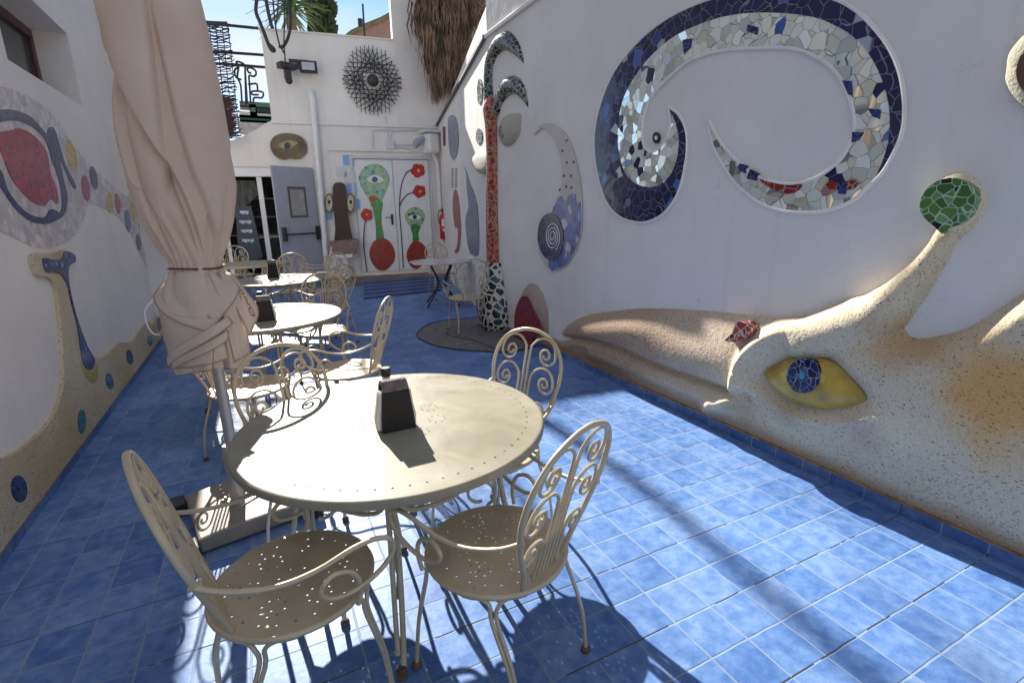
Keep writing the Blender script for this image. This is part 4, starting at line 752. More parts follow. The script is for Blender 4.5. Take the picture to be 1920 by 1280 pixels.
def fish_extra(nt, t, ground):
    s = N(nt, 'ShaderNodeSeparateXYZ'); nt.links.new(t.outputs['Object'], s.inputs[0])
    nn = N(nt, 'ShaderNodeTexNoise', i_Scale=3., i_Detail=5.); nt.links.new(t.outputs['Object'], nn.inputs['Vector'])
    yy = mth(nt, 'ADD', s.outputs[1], mth(nt, 'MULTIPLY', mth(nt, 'SUBTRACT', nn.outputs['Fac'], .5), 1.2))
    mr = N(nt, 'ShaderNodeMapRange', n_1=2.15, n_2=3.1, n_3=0, n_4=.85); nt.links.new(yy, mr.inputs[0])
    a = N(nt, 'ShaderNodeMix', data_type='RGBA'); nt.links.new(mr.outputs[0], a.inputs['Factor']); nt.links.new(ground, a.inputs['A']); a.inputs['B'].default_value = (.50, .34, .235, 1)
    cur_ = a.outputs['Result']
    vb = N(nt, 'ShaderNodeTexVoronoi', i_Scale=110.); nt.links.new(t.outputs['Object'], vb.inputs['Vector']); sb_ = N(nt, 'ShaderNodeSeparateColor'); nt.links.new(vb.outputs['Color'], sb_.inputs[0])
    kb = mth(nt, 'MULTIPLY', mth(nt, 'MULTIPLY', mth(nt, 'LESS_THAN', sb_.outputs[0], .55), mth(nt, 'LESS_THAN', vb.outputs['Distance'], .42)), mth(nt, 'MULTIPLY', mr.outputs[0], .75))
    cbm = N(nt, 'ShaderNodeMix', data_type='RGBA'); nt.links.new(kb, cbm.inputs['Factor']); nt.links.new(cur_, cbm.inputs['A']); cbm.inputs['B'].default_value = (.13, .075, .05, 1); cur_ = cbm.outputs['Result']
    for (px, py, rad, col, amt) in ((1890, 750, .24, (.74, .40, .12), .95), (1860, 560, .4, (.58, .42, .2), .3), (1690, 640, .16, (.5, .27, .1), .5), (1470, 745, .15, (.45, .3, .16), .5), (1620, 820, .1, (.5, .34, .28), .5), (1395, 775, .12, (.42, .24, .1), .5)):
        u, v_ = RW.uv(px, py, OFF); dv_ = N(nt, 'ShaderNodeVectorMath', operation='DISTANCE'); dv_.inputs[1].default_value = (RX-.12, u, v_); nt.links.new(t.outputs['Object'], dv_.inputs[0])
        m_ = N(nt, 'ShaderNodeMapRange', interpolation_type='SMOOTHSTEP', n_1=rad*.2, n_2=rad*1.6, n_3=amt, n_4=0); nt.links.new(mth(nt, 'ADD', dv_.outputs['Value'], mth(nt, 'MULTIPLY', mth(nt, 'SUBTRACT', nn.outputs['Fac'], .5), rad*2)), m_.inputs[0])
        b_ = N(nt, 'ShaderNodeMix', data_type='RGBA'); nt.links.new(m_.outputs[0], b_.inputs['Factor']); nt.links.new(cur_, b_.inputs['A']); b_.inputs['B'].default_value = (*col, 1); cur_ = b_.outputs['Result']
    # rust stain along the foot
    m_ = N(nt, 'ShaderNodeMapRange', interpolation_type='SMOOTHSTEP', n_1=.07, n_2=.2, n_3=.75, n_4=0); nt.links.new(mth(nt, 'ADD', s.outputs[2], mth(nt, 'MULTIPLY', mth(nt, 'SUBTRACT', nn.outputs['Fac'], .5), .12)), m_.inputs[0])
    b_ = N(nt, 'ShaderNodeMix', data_type='RGBA'); nt.links.new(m_.outputs[0], b_.inputs['Factor']); nt.links.new(cur_, b_.inputs['A']); b_.inputs['B'].default_value = (.36, .2, .1, 1)
    return b_.outputs['Result']
fm_ = stone_mat('fish_pebble_render', (.76, .65, .47), (.68, .57, .41), ((.06, .06, .03), (.17, .10, .06)), 104, .32, .34, extra=fish_extra)
mb = MB(); mb.v = [tuple(p) for p in V]; mb.f = [tuple(q_) for q_ in fs]
fish = mb.build('fish_relief', fm_, smooth=True, label='giant cream pebbled fish relief with a long beak and yellow eye along the wall foot', cat='relief')
for f__ in fish.data.polygons: f__.use_smooth = True
# eye lens
el = uvl([(1428, 702), (1455, 682), (1490, 671), (1530, 671), (1565, 685), (1595, 715), (1620, 750), (1585, 763), (1540, 767), (1495, 758), (1460, 738)], closed=True)
ctr = RW.uv(1512, 715, OFF); ep_ = np.array(el); mb = MB(); rings = 7; vs = []; fs_ = []
for k in range(rings):
    s_ = k/(rings-1)
    for p in ep_:
        q_ = np.array(ctr)+(p-np.array(ctr))*(1-s_*.999); vs.append((RX-(.07+.065*math.sqrt(max(0, 1-(1-s_)**2))), q_[0], q_[1]))
n_ = len(ep_)
for k in range(rings-1):
    for i in range(n_): fs_.append((k*n_+i, k*n_+(i+1) % n_, (k+1)*n_+(i+1) % n_, (k+1)*n_+i))
mb.add(vs, fs_); eye = mb.build('eye', vary('yellow_glazed_render', (.50, .32, .05), .3, amt=.3, scale=9, bump=.1), fish, smooth=True)
ei = mural('iris', RW, ell(1506, 705, 31, 32), .138, mosaic('iris_shards', 24, [(0, (.01, .012, .05)), (.7, (.02, .02, .09)), (.92, (.05, .1, .2))], (.4, .4, .5), .022, .08), eye, o0=.08)
mural('pupil', RW, ell(1503, 704, 6, 7), .142, vary('turquoise_glass', (.05, .3, .4), .05), eye)
mural('gold_tiles', RW, [(1462, 700), (1478, 690), (1482, 712), (1470, 718)], .132, vary('gold_tile', (.7, .5, .12), .1), eye, sub=1, o0=.08); mural('gold_tiles', RW, [(1533, 697), (1548, 704), (1544, 718), (1534, 716)], .132, vary('gold_tile_b', (.65, .45, .1), .1), eye, sub=1, o0=.08)  # gold tile pieces either side of the iris
mural('cheek_tile', RW, [(1358, 638), (1372, 625), (1380, 604), (1395, 606), (1403, 620), (1396, 634), (1375, 641)], .15, mosaic('brick_red_shards', 22, [(0, (.3, .05, .04)), (.5, (.36, .07, .05))], (.6, .5, .42), .05, .25), fish, sub=2, o0=.05)
mural('stalk_tiles', RW, [(1724, 390), (1733, 360), (1758, 339), (1790, 334), (1815, 345), (1826, 370), (1820, 400), (1800, 420), (1778, 428), (1766, 438), (1752, 425), (1735, 410)], .083, mosaic('green_shards', 24, [(0, (.05, .15, .03)), (.3, (.07, .2, .04)), (.6, (.1, .25, .12)), (.85, (.04, .12, .05)), (.94, (.01, .015, .01))], (.4, .5, .34), .04, .12, tilt=.1), fish, sub=3, o0=.0)
# ------------------------------------------------------------------ side wall art
def l7(p): return px_list(p, 2.667, 0, 160)
am = empty('apple_mosaic', LW.hit(60, 440, .01), label='pale mosaic apple with navy outline and crimson heart on the side wall', cat='mosaic')
palem = mosaic('pale_grey_shards', 16, [(0, (.56, .50, .51)), (.5, (.62, .57, .57)), (.85, (.5, .44, .46))], (.55, .52, .53), .03, .3)
mural('pale_field', LW, l7([(-200, 60), (-100, 15), (0, 5), (100, 35), (190, 85), (265, 150), (330, 240), (400, 340), (450, 400), (510, 455), (570, 505), (620, 545), (645, 545), (660, 470), (690, 560), (760, 700), (840, 860), (815, 930), (785, 952), (740, 915), (700, 840), (645, 725), (595, 660), (540, 622), (450, 592), (425, 650), (390, 730), (330, 785), (230, 815), (140, 795), (60, 755), (-20, 725), (-150, 720)]), .004, palem, am, sub=4)
mural('navy_ring', LW, l7([(-90, 150), (0, 125), (60, 122), (120, 140), (170, 170), (232, 240), (243, 214), (262, 210), (278, 228), (300, 300), (330, 400), (372, 480), (382, 512), (370, 515), (340, 460), (305, 375), (315, 450), (335, 530), (338, 590), (322, 645), (285, 675), (230, 692), (160, 682), (100, 640), (50, 580), (5, 510), (-60, 400), (-40, 390), (10, 430), (40, 520), (80, 580), (130, 632), (190, 660), (230, 655), (245, 625), (270, 620), (303, 635), (310, 560), (290, 460), (262, 380), (235, 290), (200, 240), (150, 202), (100, 182), (50, 177), (0, 186), (-80, 210)]), .007, M['navy'], am, sub=3)
mural('crimson_heart', LW, l7([(-30, 250), (0, 235), (60, 225), (95, 215), (150, 237), (200, 280), (238, 340), (252, 430), (285, 520), (292, 592), (262, 570), (240, 582), (222, 602), (165, 583), (110, 530), (70, 480), (40, 420), (12, 340)]), .009, M['crimson'], am, sub=3)
for (x, y, rx, ry, a, mt) in ((360, 352, 22, 82, -14, 'yel'), (430, 514, 20, 65, -8, 'crimson'), (470, 463, 17, 58, -10, 'navy'), (550, 588, 17, 50, -8, 'yel'), (590, 592, 13, 52, -8, 'crimson'), (640, 677, 14, 56, -8, 'steelb'), (664, 632, 13, 48, -8, 'yel'), (694, 785, 12, 42, -8, 'navy')): mural('dot', LW, l7(ell(x, y, rx, ry, a)), .007, M[mt], am)
mural('crimson_leaf', LW, l7([(683, 570), (700, 640), (722, 720), (765, 800), (800, 830), (820, 860), (780, 880), (745, 840), (715, 770), (695, 690)]), .007, M['crimson'], am); mural('navy_leaf', LW, l7([(748, 842), (780, 835), (805, 850), (800, 880), (775, 898), (755, 885)]), .009, M['navy'], am)
def l8(p): return px_list(p, 2.064, 0, 440)
st_ = stone_mat('speckled_ochre_render', (.50, .40, .24), (.62, .54, .40), ((.05, .05, .035), (.2, .13, .05)), 70, .2, .6)
so_ = [(138, 82), (160, 72), (238, 68), (262, 58), (288, 76), (296, 102), (272, 128), (272, 200), (300, 320), (332, 410), (364, 462), (400, 474), (436, 452), (470, 418), (518, 412), (548, 372), (580, 335), (596, 352)]
bot = [LW.uv(x, y, .04) for x, y in l8(so_)]; lft = [LW.uv(x, y, .04) for x, y in l8([(-160, 862), (0, 860), (60, 850), (130, 803), (200, 732), (244, 650), (260, 560), (258, 450), (248, 330), (231, 205), (205, 166), (164, 158), (145, 120)])]
cu1 = catmull(bot, 4); cu2 = catmull(lft, 4)
polyL = [tuple(p) for p in cu1]+[(7.5, .35), (7.5, .067)]+[(1.2, .067), (1.2, cu2[0][1])]+[tuple(p) for p in cu2]
mb = MB(); slab(mb, LW, polyL, -.01, .024); srel = mb.build('snail_relief', st_, bevel=.014, label='speckled ochre stone relief rising into a T shaped horn on the side wall', cat='relief')
mural('horn_tiles', LW, l8([(168, 92), (205, 96), (240, 92), (255, 65), (288, 76), (293, 104), (268, 125), (271, 200), (300, 322), (340, 430), (368, 482), (360, 518), (342, 520), (325, 498), (315, 450), (300, 350), (270, 220), (245, 162), (215, 146), (180, 142)]), .030, mosaic('horn_navy_shards', 34, [(0, (.02, .03, .12)), (.6, (.035, .05, .2)), (.95, (.2, .25, .4))], (.2, .2, .27), .035, .15), srel)
mural('yellow_patch', LW, l8([(318, 480), (335, 525), (360, 530), (372, 500), (380, 540), (365, 575), (340, 560), (322, 520)]), .026, vary('lime_yellow_patch', (.38, .35, .08), .7), srel)
for (x, y, rx, ry, a, mt) in ((425, 566, 14, 32, -12, 'teal'), (318, 722, 15, 46, 0, 'teal'), (503, 473, 12, 28, -10, 'navy'), (582, 408, 10, 20, 0, 'teal'), (618, 345, 8, 26, 0, 'navy'), (76, 982, 30, 52, -8, 'navy')): mural('drop', LW, l8(ell(x, y, rx, ry, a)), .028, M[mt], srel)
# ------------------------------------------------------------------ furniture
def circ(c, r, n=8, ph=0): return [(c[0]+r*math.cos(ph+2*math.pi*k/n), c[1]+r*math.sin(ph+2*math.pi*k/n)) for k in range(n)]
def perforated(R_, holes, z, th, rings=3, nb=72):
    """round sheet with real punched holes"""
    vs = []; es = []; hp = []
    def loop(p, keep):
        k = len(vs); vs.extend([Vector(q) for q in p]); n = len(p); es.extend([(k+i, k+(i+1) % n) for i in range(n)])
    loop(circ((0, 0), R_, nb), 1)
    for c, r in holes: loop(circ(c, r, 8), 0)
    for k in range(1, rings): 
        for q in circ((0, 0), R_*k/rings, 6*k+4, .13*k):
            if all(math.dist(q, c) > r*1.6 for c, r in holes): vs.append(Vector(q))
    V, E, Fc, *_ = delaunay_2d_cdt(vs, es, [], 0, 1e-6)
    hc = np.array([c for c, r in holes]); hr2 = np.array([r for c, r in holes])
    keep = []
    for f in Fc:
        cx = sum(V[i][0] for i in f)/len(f); cy = sum(V[i][1] for i in f)/len(f)
        if len(hc) and (np.hypot(hc[:, 0]-cx, hc[:, 1]-cy) < hr2*.93).any(): continue
        keep.append(tuple(f))
    mb = MB(); mb.add([(v[0], v[1], z) for v in V], keep); mb.add([(v[0], v[1], z-th) for v in V], [k[::-1] for k in keep]); return mb
def scroll_chain(x0, zt, rs, sgn, z0=.455):
    """bar rising from the seat, turning outward over the top and curling in on itself"""
    pts = [(x0, z0), (x0, z0+(zt-rs[0]-z0)*.5)]
    cx, cz = x0+rs[0], zt-rs[0]; a0 = math.pi
    for k, r in enumerate(rs):
        if k: cx = ex-r*math.cos(a0); cz = ez-r*math.sin(a0)
        for t in np.linspace(0, 1, 6)[(1 if k else 0):]:
            a = a0-math.pi*t; pts.append((cx+r*math.cos(a), cz+r*math.sin(a)))
        a0 -= math.pi; ex, ez = pts[-1]
        a0 = a0 % (2*math.pi)
    return [(sgn*p[0], p[1]) for p in pts]
def make_chair():
    root = empty('garden_chair', (0, 0, 0))
    tb = lambda u, z: (u, -.195-.27*(z-.46), z)           # the leaning plane of the back
    holes = []
    for k in range(6):
        a = k*math.pi/3+.3; c = (.125*math.cos(a), .125*math.sin(a))
        holes += [((c[0]+.034*math.cos(b), c[1]+.034*math.sin(b)), .0042) for b in np.arange(8)*math.pi/4+a]+[((c[0]+.012*math.cos(a), c[1]+.012*math.sin(a)), .0042)]
    holes += [((.19*math.cos(b), .19*math.sin(b)), .0042) for b in np.arange(24)*math.pi/12]
    holes += [((.045*math.cos(b), .045*math.sin(b)), .0042) for b in np.arange(6)*math.pi/3]
    m = perforated(.228, holes, .46, .003); m.build('seat', M['metal'], root)
    mb = MB(); mb.tube([(.232*math.cos(a), .232*math.sin(a), .452) for a in np.arange(24)*math.pi/12], .0095, 8, 2, closed=True); mb.build('seat_rim', M['metal'], root, smooth=True)
    for sx in (1, -1):
        for sy, fx, fy in ((1, .215, .20), (-1, .205, -.235)):
            th = math.atan2(sy*.8, sx*1.0); mb = MB()
            for dth in (.42, -.42):
                pts = [(.232*math.cos(th+dth*q), .232*math.sin(th+dth*q), .445) for q in (1, .7, .4)]
                o = .008*np.array([-math.sin(th), math.cos(th)])*np.sign(dth)
                pts += [(.236*math.cos(th)+o[0]*1.6, .236*math.sin(th)+o[1]*1.6, .425), (.24*math.cos(th)+o[0], .24*math.sin(th)+o[1], .37), (sx*fx*.93+o[0]*.7, fy*.93+o[1]*.7, .2), (sx*fx+o[0]*.3, fy+o[1]*.3, .012)]
                mb.tube(pts, .0068, 8, 4)
            leg = mb.build('leg', M['metal'], root, smooth=True)
            mb = MB(); mb.lathe([(.001, 0), (.015, 0), (.018, .006), (.016, .018), (.009, .024)], (sx*fx, fy, 0), 12); mb.build('foot', M['rust'], leg, smooth=True)
    hoop = [(-.105, .455), (-.125, .53), (-.175, .63), (-.205, .72), (-.212, .79), (-.195, .865), (-.14, .932), (-.06, .965), (0, .972)]
    hoop = hoop+[(-u, z) for u, z in hoop[-2::-1]]
    mb = MB(); mb.tube([tb(*p) for p in hoop], .0092, 8, 4); mb.build('back_hoop', M['metal'], root, smooth=True)
    for sx in (1, -1):
        for x0, zt, rs in ((.012, .94, [.078, .045, .026, .018]), (.034, .80, [.072, .042, .025, .016]), (.058, .635, [.045, .028, .018])):
            mb = MB(); mb.tube([tb(*p) for p in scroll_chain(x0, zt, rs, sx)], .0058, 6, 2); mb.build('back_scroll', M['metal'], root, smooth=True)
        mb = MB(); mb.tube([(sx*x, y, z) for x, y, z in [(.197, -.27, .70), (.225, -.20, .665), (.25, -.10, .64), (.265, 0, .645), (.27, .10, .668), (.268, .17, .665), (.262, .215, .635), (.255, .215, .585), (.25, .165, .54), (.245, .09, .515), (.24, .03, .525), (.24, .012, .56), (.24, .045, .59), (.24, .09, .58), (.239, .115, .545), (.236, .12, .50), (.232, .11, .455)]], .0075, 8, 4); mb.build('arm', M['metal'], root, smooth=True)
    return root
def make_table():
    root = empty('round_table', (0, 0, 0))
    holes = [((.535*math.cos(b), .535*math.sin(b)), .0042) for b in np.arange(64)*math.pi/32]
    for k in range(8):
        a = k*math.pi/4+.2; c = (.17*math.cos(a), .17*math.sin(a)); holes += [((c[0]+.034*math.cos(b), c[1]+.034*math.sin(b)), .0038) for b in np.arange(8)*math.pi/4+a]
    m = perforated(.592, holes, .735, .003, 4, 96); top = m.build('tabletop', M['metal_top'], root)
    mb = MB(); nn = 96; prof = [(.591, .7352), (.597, .7345), (.602, .730), (.604, .722), (.602, .706), (.597, .704), (.594, .712), (.590, .731)]
    vs = [(r*math.cos(2*math.pi*k/nn), r*math.sin(2*math.pi*k/nn), z) for r, z in prof for k in range(nn)]
    mb.add(vs, [(i*nn+k, i*nn+(k+1) % nn, (i+1)*nn+(k+1) % nn, (i+1)*nn+k) for i in range(len(prof)-1) for k in range(nn)]); mb.build('rim', M['metal_top'], root, smooth=True)
    for k in range(4):
        a = math.pi/4+k*math.pi/2+.35; ca, sa = math.cos(a), math.sin(a); pr = lambda r, z, t=0: (r*ca-t*sa, r*sa+t*ca, z)
        mb = MB()
        mb.tube([pr(.46, .718, .012), pr(.45, .62, .012), pr(.42, .5, .012), pr(.42, .4, .012), pr(.45, .25, .012), pr(.50, .06, .008), pr(.52, .012, 0)], .0105, 8, 5)
        mb.tube([pr(.40, .718, -.012), pr(.41, .60, -.012), pr(.42, .45, -.012), pr(.455, .25, -.012), pr(.50, .08, -.01)], .0095, 8, 5)
        leg = mb.build('leg', M['metal'], root, smooth=True)
        mb = MB(); mb.lathe([(.001, 0), (.018, 0), (.02, .03), (.014, .045)], pr(.52, 0), 12); mb.build('foot', M['rust'], leg, smooth=True)
        a2 = a+math.pi/2
        P0 = np.array(pr(.43, .71)); P1 = np.array((.43*math.cos(a2), .43*math.sin(a2), .71)); mid = (P0+P1)/2
        def q(t, dz, rad=1.): p = P0*(1-t)+P1*t; return (p[0]*rad, p[1]*rad, .71+dz)
        mb = MB(); mb.tube([q(.02, 0, 1.0), q(.04, -.09, .98), q(.16, -.17, .98), q(.5, -.205, 1.05), q(.84, -.17, .98), q(.96, -.09, .98), q(.98, 0, 1.0)], .0085, 8, 5); mb.build('brace', M['metal'], root, smooth=True)
        mb = MB(); sc = []
        for t in np.linspace(0, 1, 15): an = -math.pi/2+t*2*math.pi*1.05; rr = .075*(1-.5*t); sc.append(pr(.33+rr*math.cos(an), .36+rr*math.sin(an)))
        mb.tube([pr(.445, .26), pr(.40, .275)]+sc[1:], .0075, 6, 3); mb.build('scroll', M['metal'], root, smooth=True)
    return root
def copy_tree(o, parent=None):
    c = o.copy(); C.objects.link(c); c.parent = parent
    for ch in list(o.children): copy_tree(ch, c)
    return c
proto_c = make_chair(); proto_t = make_table(); used = [False, False]
def put(proto, i, x, y, rz, label, cat, group):
    o = proto if not used[i] else copy_tree(proto); used[i] = True
    o.location = (x, y, 0); o.rotation_euler = (0, 0, rz); return tag(o, label, cat, group)
def face(fx, fy): return math.atan2(fy, fx)-math.pi/2
TG = 'round metal tables down the courtyard'; CG = 'scrolled metal chairs round the tables'
put(proto_t, 1, .408, 1.918, .139, 'nearest round beige metal table, with a scratched sunlit top', 'table', TG)
put(proto_t, 1, -.02, 4.58, .6, 'second round beige table, fully sunlit, just beyond the parasol', 'table', TG)
put(proto_t, 1, .18, 7.15, .1, 'third round table, mostly shaded with a bright right end', 'table', TG)
put(proto_t, 1, -.12, 9.75, .8, 'farthest round table near the open doorway', 'table', TG)
for x, y, f, lab in [
 (-.03, 1.50, (.97, .22), 'nearest metal chair at lower left, seen from behind its left arm'),
 (.592, 1.35, (-.42, .91), 'metal chair at lower right with its scrolled back towards the fish wall'),
 (.86, 2.02, (-.92, -.39), 'metal chair behind the right rim of the nearest table'),
 (.15, 2.16, (.45, -.89), 'metal chair between the nearest table and the parasol pole'),
 (.47, 3.66, (-.88, .47), 'metal chair right of the second table, seen edge on with a half lit seat'),
 (-.17, 3.58, (.75, .66), 'metal chair left of the second table, just behind the parasol pole'),
 (.46, 5.05, (-.25, -.97), 'metal chair tucked behind the right end of the second table'),
 (.66, 6.35, (-.5, .86), 'metal chair at the right end of the third table'),
 (.36, 8.0, (-.2, -.98), 'left of the two chairs behind the third table'),
 (.80, 7.75, (-.75, -.66), 'right of the two chairs behind the third table'),
 (.82, 9.5, (-1, .1), 'metal chair right of the farthest table by the grey door'),
 (-.38, 10.7, (.1, -1), 'metal chair behind the farthest table in front of the menu board'),
 (2.36, 6.12, (.06, 1), 'pale metal chair standing on the round floor mosaic in front of the marble table'),
 (2.95, 8.85, (0, -1), 'pale metal chair behind the marble table by the extinguisher')]:
    put(proto_c, 0, x, y, face(*f), lab, 'chair', CG)
# marble table in the corner with iron legs
mt = empty('marble_table', (2.72, 8.2, 0), label='white marble table with cut corners on black iron legs beside the column', cat='table')
oc = [(2.72+.53*math.cos(a), 8.2+.53*math.sin(a)) for a in np.arange(8)*math.pi/4+.32]
mb = MB(); n = 8; mb.add([(x, y, .735) for x, y in oc]+[(x, y, .71) for x, y in oc], [tuple(range(8)), tuple(range(15, 7, -1))]+[(i, i+8, (i+1) % 8+8, (i+1) % 8) for i in range(8)])
mb.build('tabletop', vary('grey_veined_marble', (.66, .64, .64), .2, amt=.22, scale=4), mt, bevel=.006)
for k in range(4):
    a = k*math.pi/2+.5; p = lambda r, z: (2.72+r*math.cos(a), 8.2+r*math.sin(a), z); mb = MB(); mb.tube([p(.25, .705), p(.2, .6), p(.1, .45), p(.08, .35), p(.18, .2), p(.3, .08), p(.36, .015), p(.38, .012)], .014, 8, 4); mb.build('leg', M['dark'], mt, smooth=True)
# ------------------------------------------------------------------ napkin holders and bottles
def holder(cx, cy, rz, lab, zt=.7355, s=1.):
    ca, sa = math.cos(rz), math.sin(rz); P = lambda x, y, z: (cx+x*ca-y*sa, cy+x*sa+y*ca, zt+z*s)
    root = empty('napkin_holder', (cx, cy, zt), label=lab, cat='napkin holder', group='dark wooden napkin holders')
    for sy in (-1, 1):
        y0, y1 = sorted((sy*.045, sy*.032)); v = []
        for y in (y0, y1):
            for x, z in ((-.066, 0), (.066, 0), (.062, .06), (.054, .13), (.050, .168), (-.050, .168), (-.054, .13), (-.062, .06)): v.append(P(x, y+(-sy)*.06*z, z))
        mb = MB(); mb.add(v, [tuple(range(8)), tuple(range(15, 7, -1))]+[(i, i+8, (i+1) % 8+8, (i+1) % 8) for i in range(8)]); mb.build('side_board', M['wood'], root, bevel=.002)
    mb = MB(); v = []; m_ = 7
    for i in range(m_):
        t = i/(m_-1)*2-1; y = t*.036; z = .168+.03*(1-t*t)
        for x in (-.05, .05): v.append(P(x*(.93+.07*abs(t)), y, z))
    for i in range(m_):
        t = i/(m_-1)*2-1; y = t*.036; z = .16+.022*(1-t*t)
        for x in (-.05, .05): v.append(P(x*(.93+.07*abs(t)), y, z))
    f = []
    for i in range(m_-1): f += [(2*i, 2*i+1, 2*i+3, 2*i+2), (14+2*i, 14+2*i+2, 14+2*i+3, 14+2*i+1), (2*i, 2*i+2, 14+2*i+2, 14+2*i), (2*i+1, 14+2*i+1, 14+2*i+3, 2*i+3)]
    f += [(0, 14, 15, 1), (12, 13, 27, 26)]
    mb.add(v, f); mb.build('lid', M['endgrain'], root)
    mb = MB(); v = [P(x, y, z) for z in (0, .004) for x, y in ((-.062, -.031), (.062, -.031), (.062, .031), (-.062, .031))]; mb.add(v, [(0, 3, 2, 1), (4, 5, 6, 7), (0, 1, 5, 4), (1, 2, 6, 5), (2, 3, 7, 6), (3, 0, 4, 7)]); mb.build('base', M['wood'], root)
    # napkins, slightly ragged fan of sheets
    mb = MB()
    for k in range(9):
        y = -.026+k*.0062; e = .070+.008*rng.random(); h = .145+.012*rng.random(); w_ = .0021
        vv = [P(x, y+d+.004*math.sin(x*60+k), z) for d in (0, w_*2) for x, z in ((-e, .005), (e*.97, .005), (e+.004*rng.random(), .05), (e*.88, .1), (e*.8, h), (-e*.8, h), (-e*.9, .1), (-e-.005*rng.random(), .05))]
        mb.add(vv, [tuple(range(8)), tuple(range(15, 7, -1))]+[(i, i+8, (i+1) % 8+8, (i+1) % 8) for i in range(8)])
    nap = mb.build('napkin_stack', M['paper'], label=lab.replace('dark wooden napkin holder', 'white paper napkins in the dark holder'), cat='napkins', group='white napkins in the holders')
holder(.396, 1.845, .02, 'dark wooden napkin holder on the nearest table')
h2 = floor_pt(499, 602, .735); holder(h2[0], h2[1]+.04, .0, 'dark wooden napkin holder on the second table')
h3 = floor_pt(513, 521, .735); holder(h3[0], h3[1]+.05, .05, 'dark wooden napkin holder on the third table', s=1.15)
def bottle(x, y, lab, zt=.7355):
    root = empty('bottle', (x, y, zt), label=lab, cat='bottle', group='black capped bottles behind the napkin holders')
    mb = MB(); mb.lathe([(.001, 0), (.031, .001), (.033, .01), (.033, .12), (.028, .145), (.016, .165), (.014, .185)], (x, y, zt), 20); mb.build('body', M['paper'], root, smooth=True)
    mb = MB(); mb.lathe([(.001, .18), (.0185, .18), (.0195, .184), (.0195, .212), (.018, .215), (.001, .215)], (x, y, zt), 18); mb.build('cap', M['black'], root, smooth=True)
bottle(.392, 1.945, 'white bottle with black cap behind the napkin holder of the nearest table')
bottle(h2[0]-.02, h2[1]+.16, 'white bottle with black cap behind the napkin holder of the second table')
bottle(h3[0]+.02, h3[1]+.25, 'white bottle with black cap behind the napkin holder of the third table')
# ------------------------------------------------------------------ parasol
UX, UY = -.27, 2.78
pz = empty('parasol', (UX, UY, 0), label='closed pinkish cream market parasol tied with a brown cord on a grey pole', cat='parasol')
lean = lambda z: (UX+.02*max(0, 1-z), UY, z)
mb = MB(); mb.tube([lean(.1), lean(3.6)], .026, 20, 1); mb.build('pole', M['pole'], pz, smooth=True)
mb = MB(); rz = R(12); 
def bx(x0, y0, z0, x1, y1, z1): return (UX+.03+x0, UY+y0, z0), (UX+.03+x1, UY+y1, z1)
def rot_box(mb, x0, y0, z0, x1, y1, z1, a=rz): mb.box((UX+.03+x0, UY+y0, z0), (UX+.03+x1, UY+y1, z1), a, (UX+.03, UY)); return mb
# half-barrel weight slab: gently domed top
v = []; nx = 13
for yy in (-.25, .25):
    for i in range(nx): x = -.24+.48*i/(nx-1); v.append((x, yy, .065+.035*math.sqrt(max(0, 1-(x/.30)**2))))
    for x in (.24, -.24): v.append((x, yy, .012))
k = nx+2; ca, sa = math.cos(rz), math.sin(rz)
v = [(UX+.03+x*ca-y*sa, UY+x*sa+y*ca, z) for x, y, z in v]
mb.add(v, [tuple(range(k)), tuple(range(2*k-1, k-1, -1))]+[(i, i+k, (i+1) % k+k, (i+1) % k) for i in range(k)]); mb.build('base', M['concrete'], pz, bevel=.012)
for sx in (-1, 1):
    for sy in (-1, 1):
        mb = MB(); rot_box(mb, sx*.27-.05*(sx < 0)-.028*(sx>0), sy*.24-.055, .0, sx*.27+.028*(sx<0)+.05*(sx>0), sy*.24+.055, .075); mb.build('corner_block', M['black'], pz, bevel=.008)
mb = MB(); rot_box(mb, -.075, -.075, .095, .075, .075, .108, rz+.5); fl_ = mb.build('flange', M['pole'], pz, bevel=.004)
for k in range(4):
    a = k*math.pi/2+rz+.5+math.pi/4; mb = MB(); mb.lathe([(.011, .108), (.011, .116), (.006, .120)], (UX+.03+.08*math.cos(a), UY+.08*math.sin(a), 0), 8); mb.build('bolt', M['pole'], fl_)
mb = MB(); mb.lathe([(.034, .107), (.034, .40), (.03, .41)], (UX+.004, UY, 0), 20); mb.build('sleeve', M['pole'], pz, smooth=True)
# canopy: gathered cloth, heightfield round the pole
NT, NZ_ = 420, 260
zs = np.linspace(1.29, 3.3, NZ_); th = np.arange(NT)*2*math.pi/NT
prof_z = [1.29, 1.34, 1.42, 1.52, 1.68, 1.85, 2.04, 2.4, 3.0, 3.3]; prof_r = [.105, .108, .15, .19, .222, .225, .215, .19, .12, .05]
Zg, Tg = np.meshgrid(zs, th, indexing='ij'); rad = np.interp(Zg, prof_z, prof_r)
def fold(track, width, depth, sharp=.1):
    tz, ta = zip(*sorted(track)); c = view+np.interp(Zg, tz, ta); dd_ = np.angle(np.exp(1j*(Tg-c)))
    en = sstep(Zg, tz[0]-.03, tz[0]+.10)*(1-sstep(Zg, tz[-1]-.14, tz[-1]+.12)) if tz[-1] < 3.2 else sstep(Zg, tz[0]-.03, tz[0]+.10)
    sd_ = dd_ if width > 0 else -dd_; w_ = abs(width)
    return -depth*en*np.where(sd_ > 0, np.exp(-(np.abs(sd_)/w_)**1.3), np.exp(-(np.abs(sd_)/(w_*sharp))**1.5))
view = math.atan2(-UY, -UX)           # side facing the viewer
g = np.zeros_like(rad)
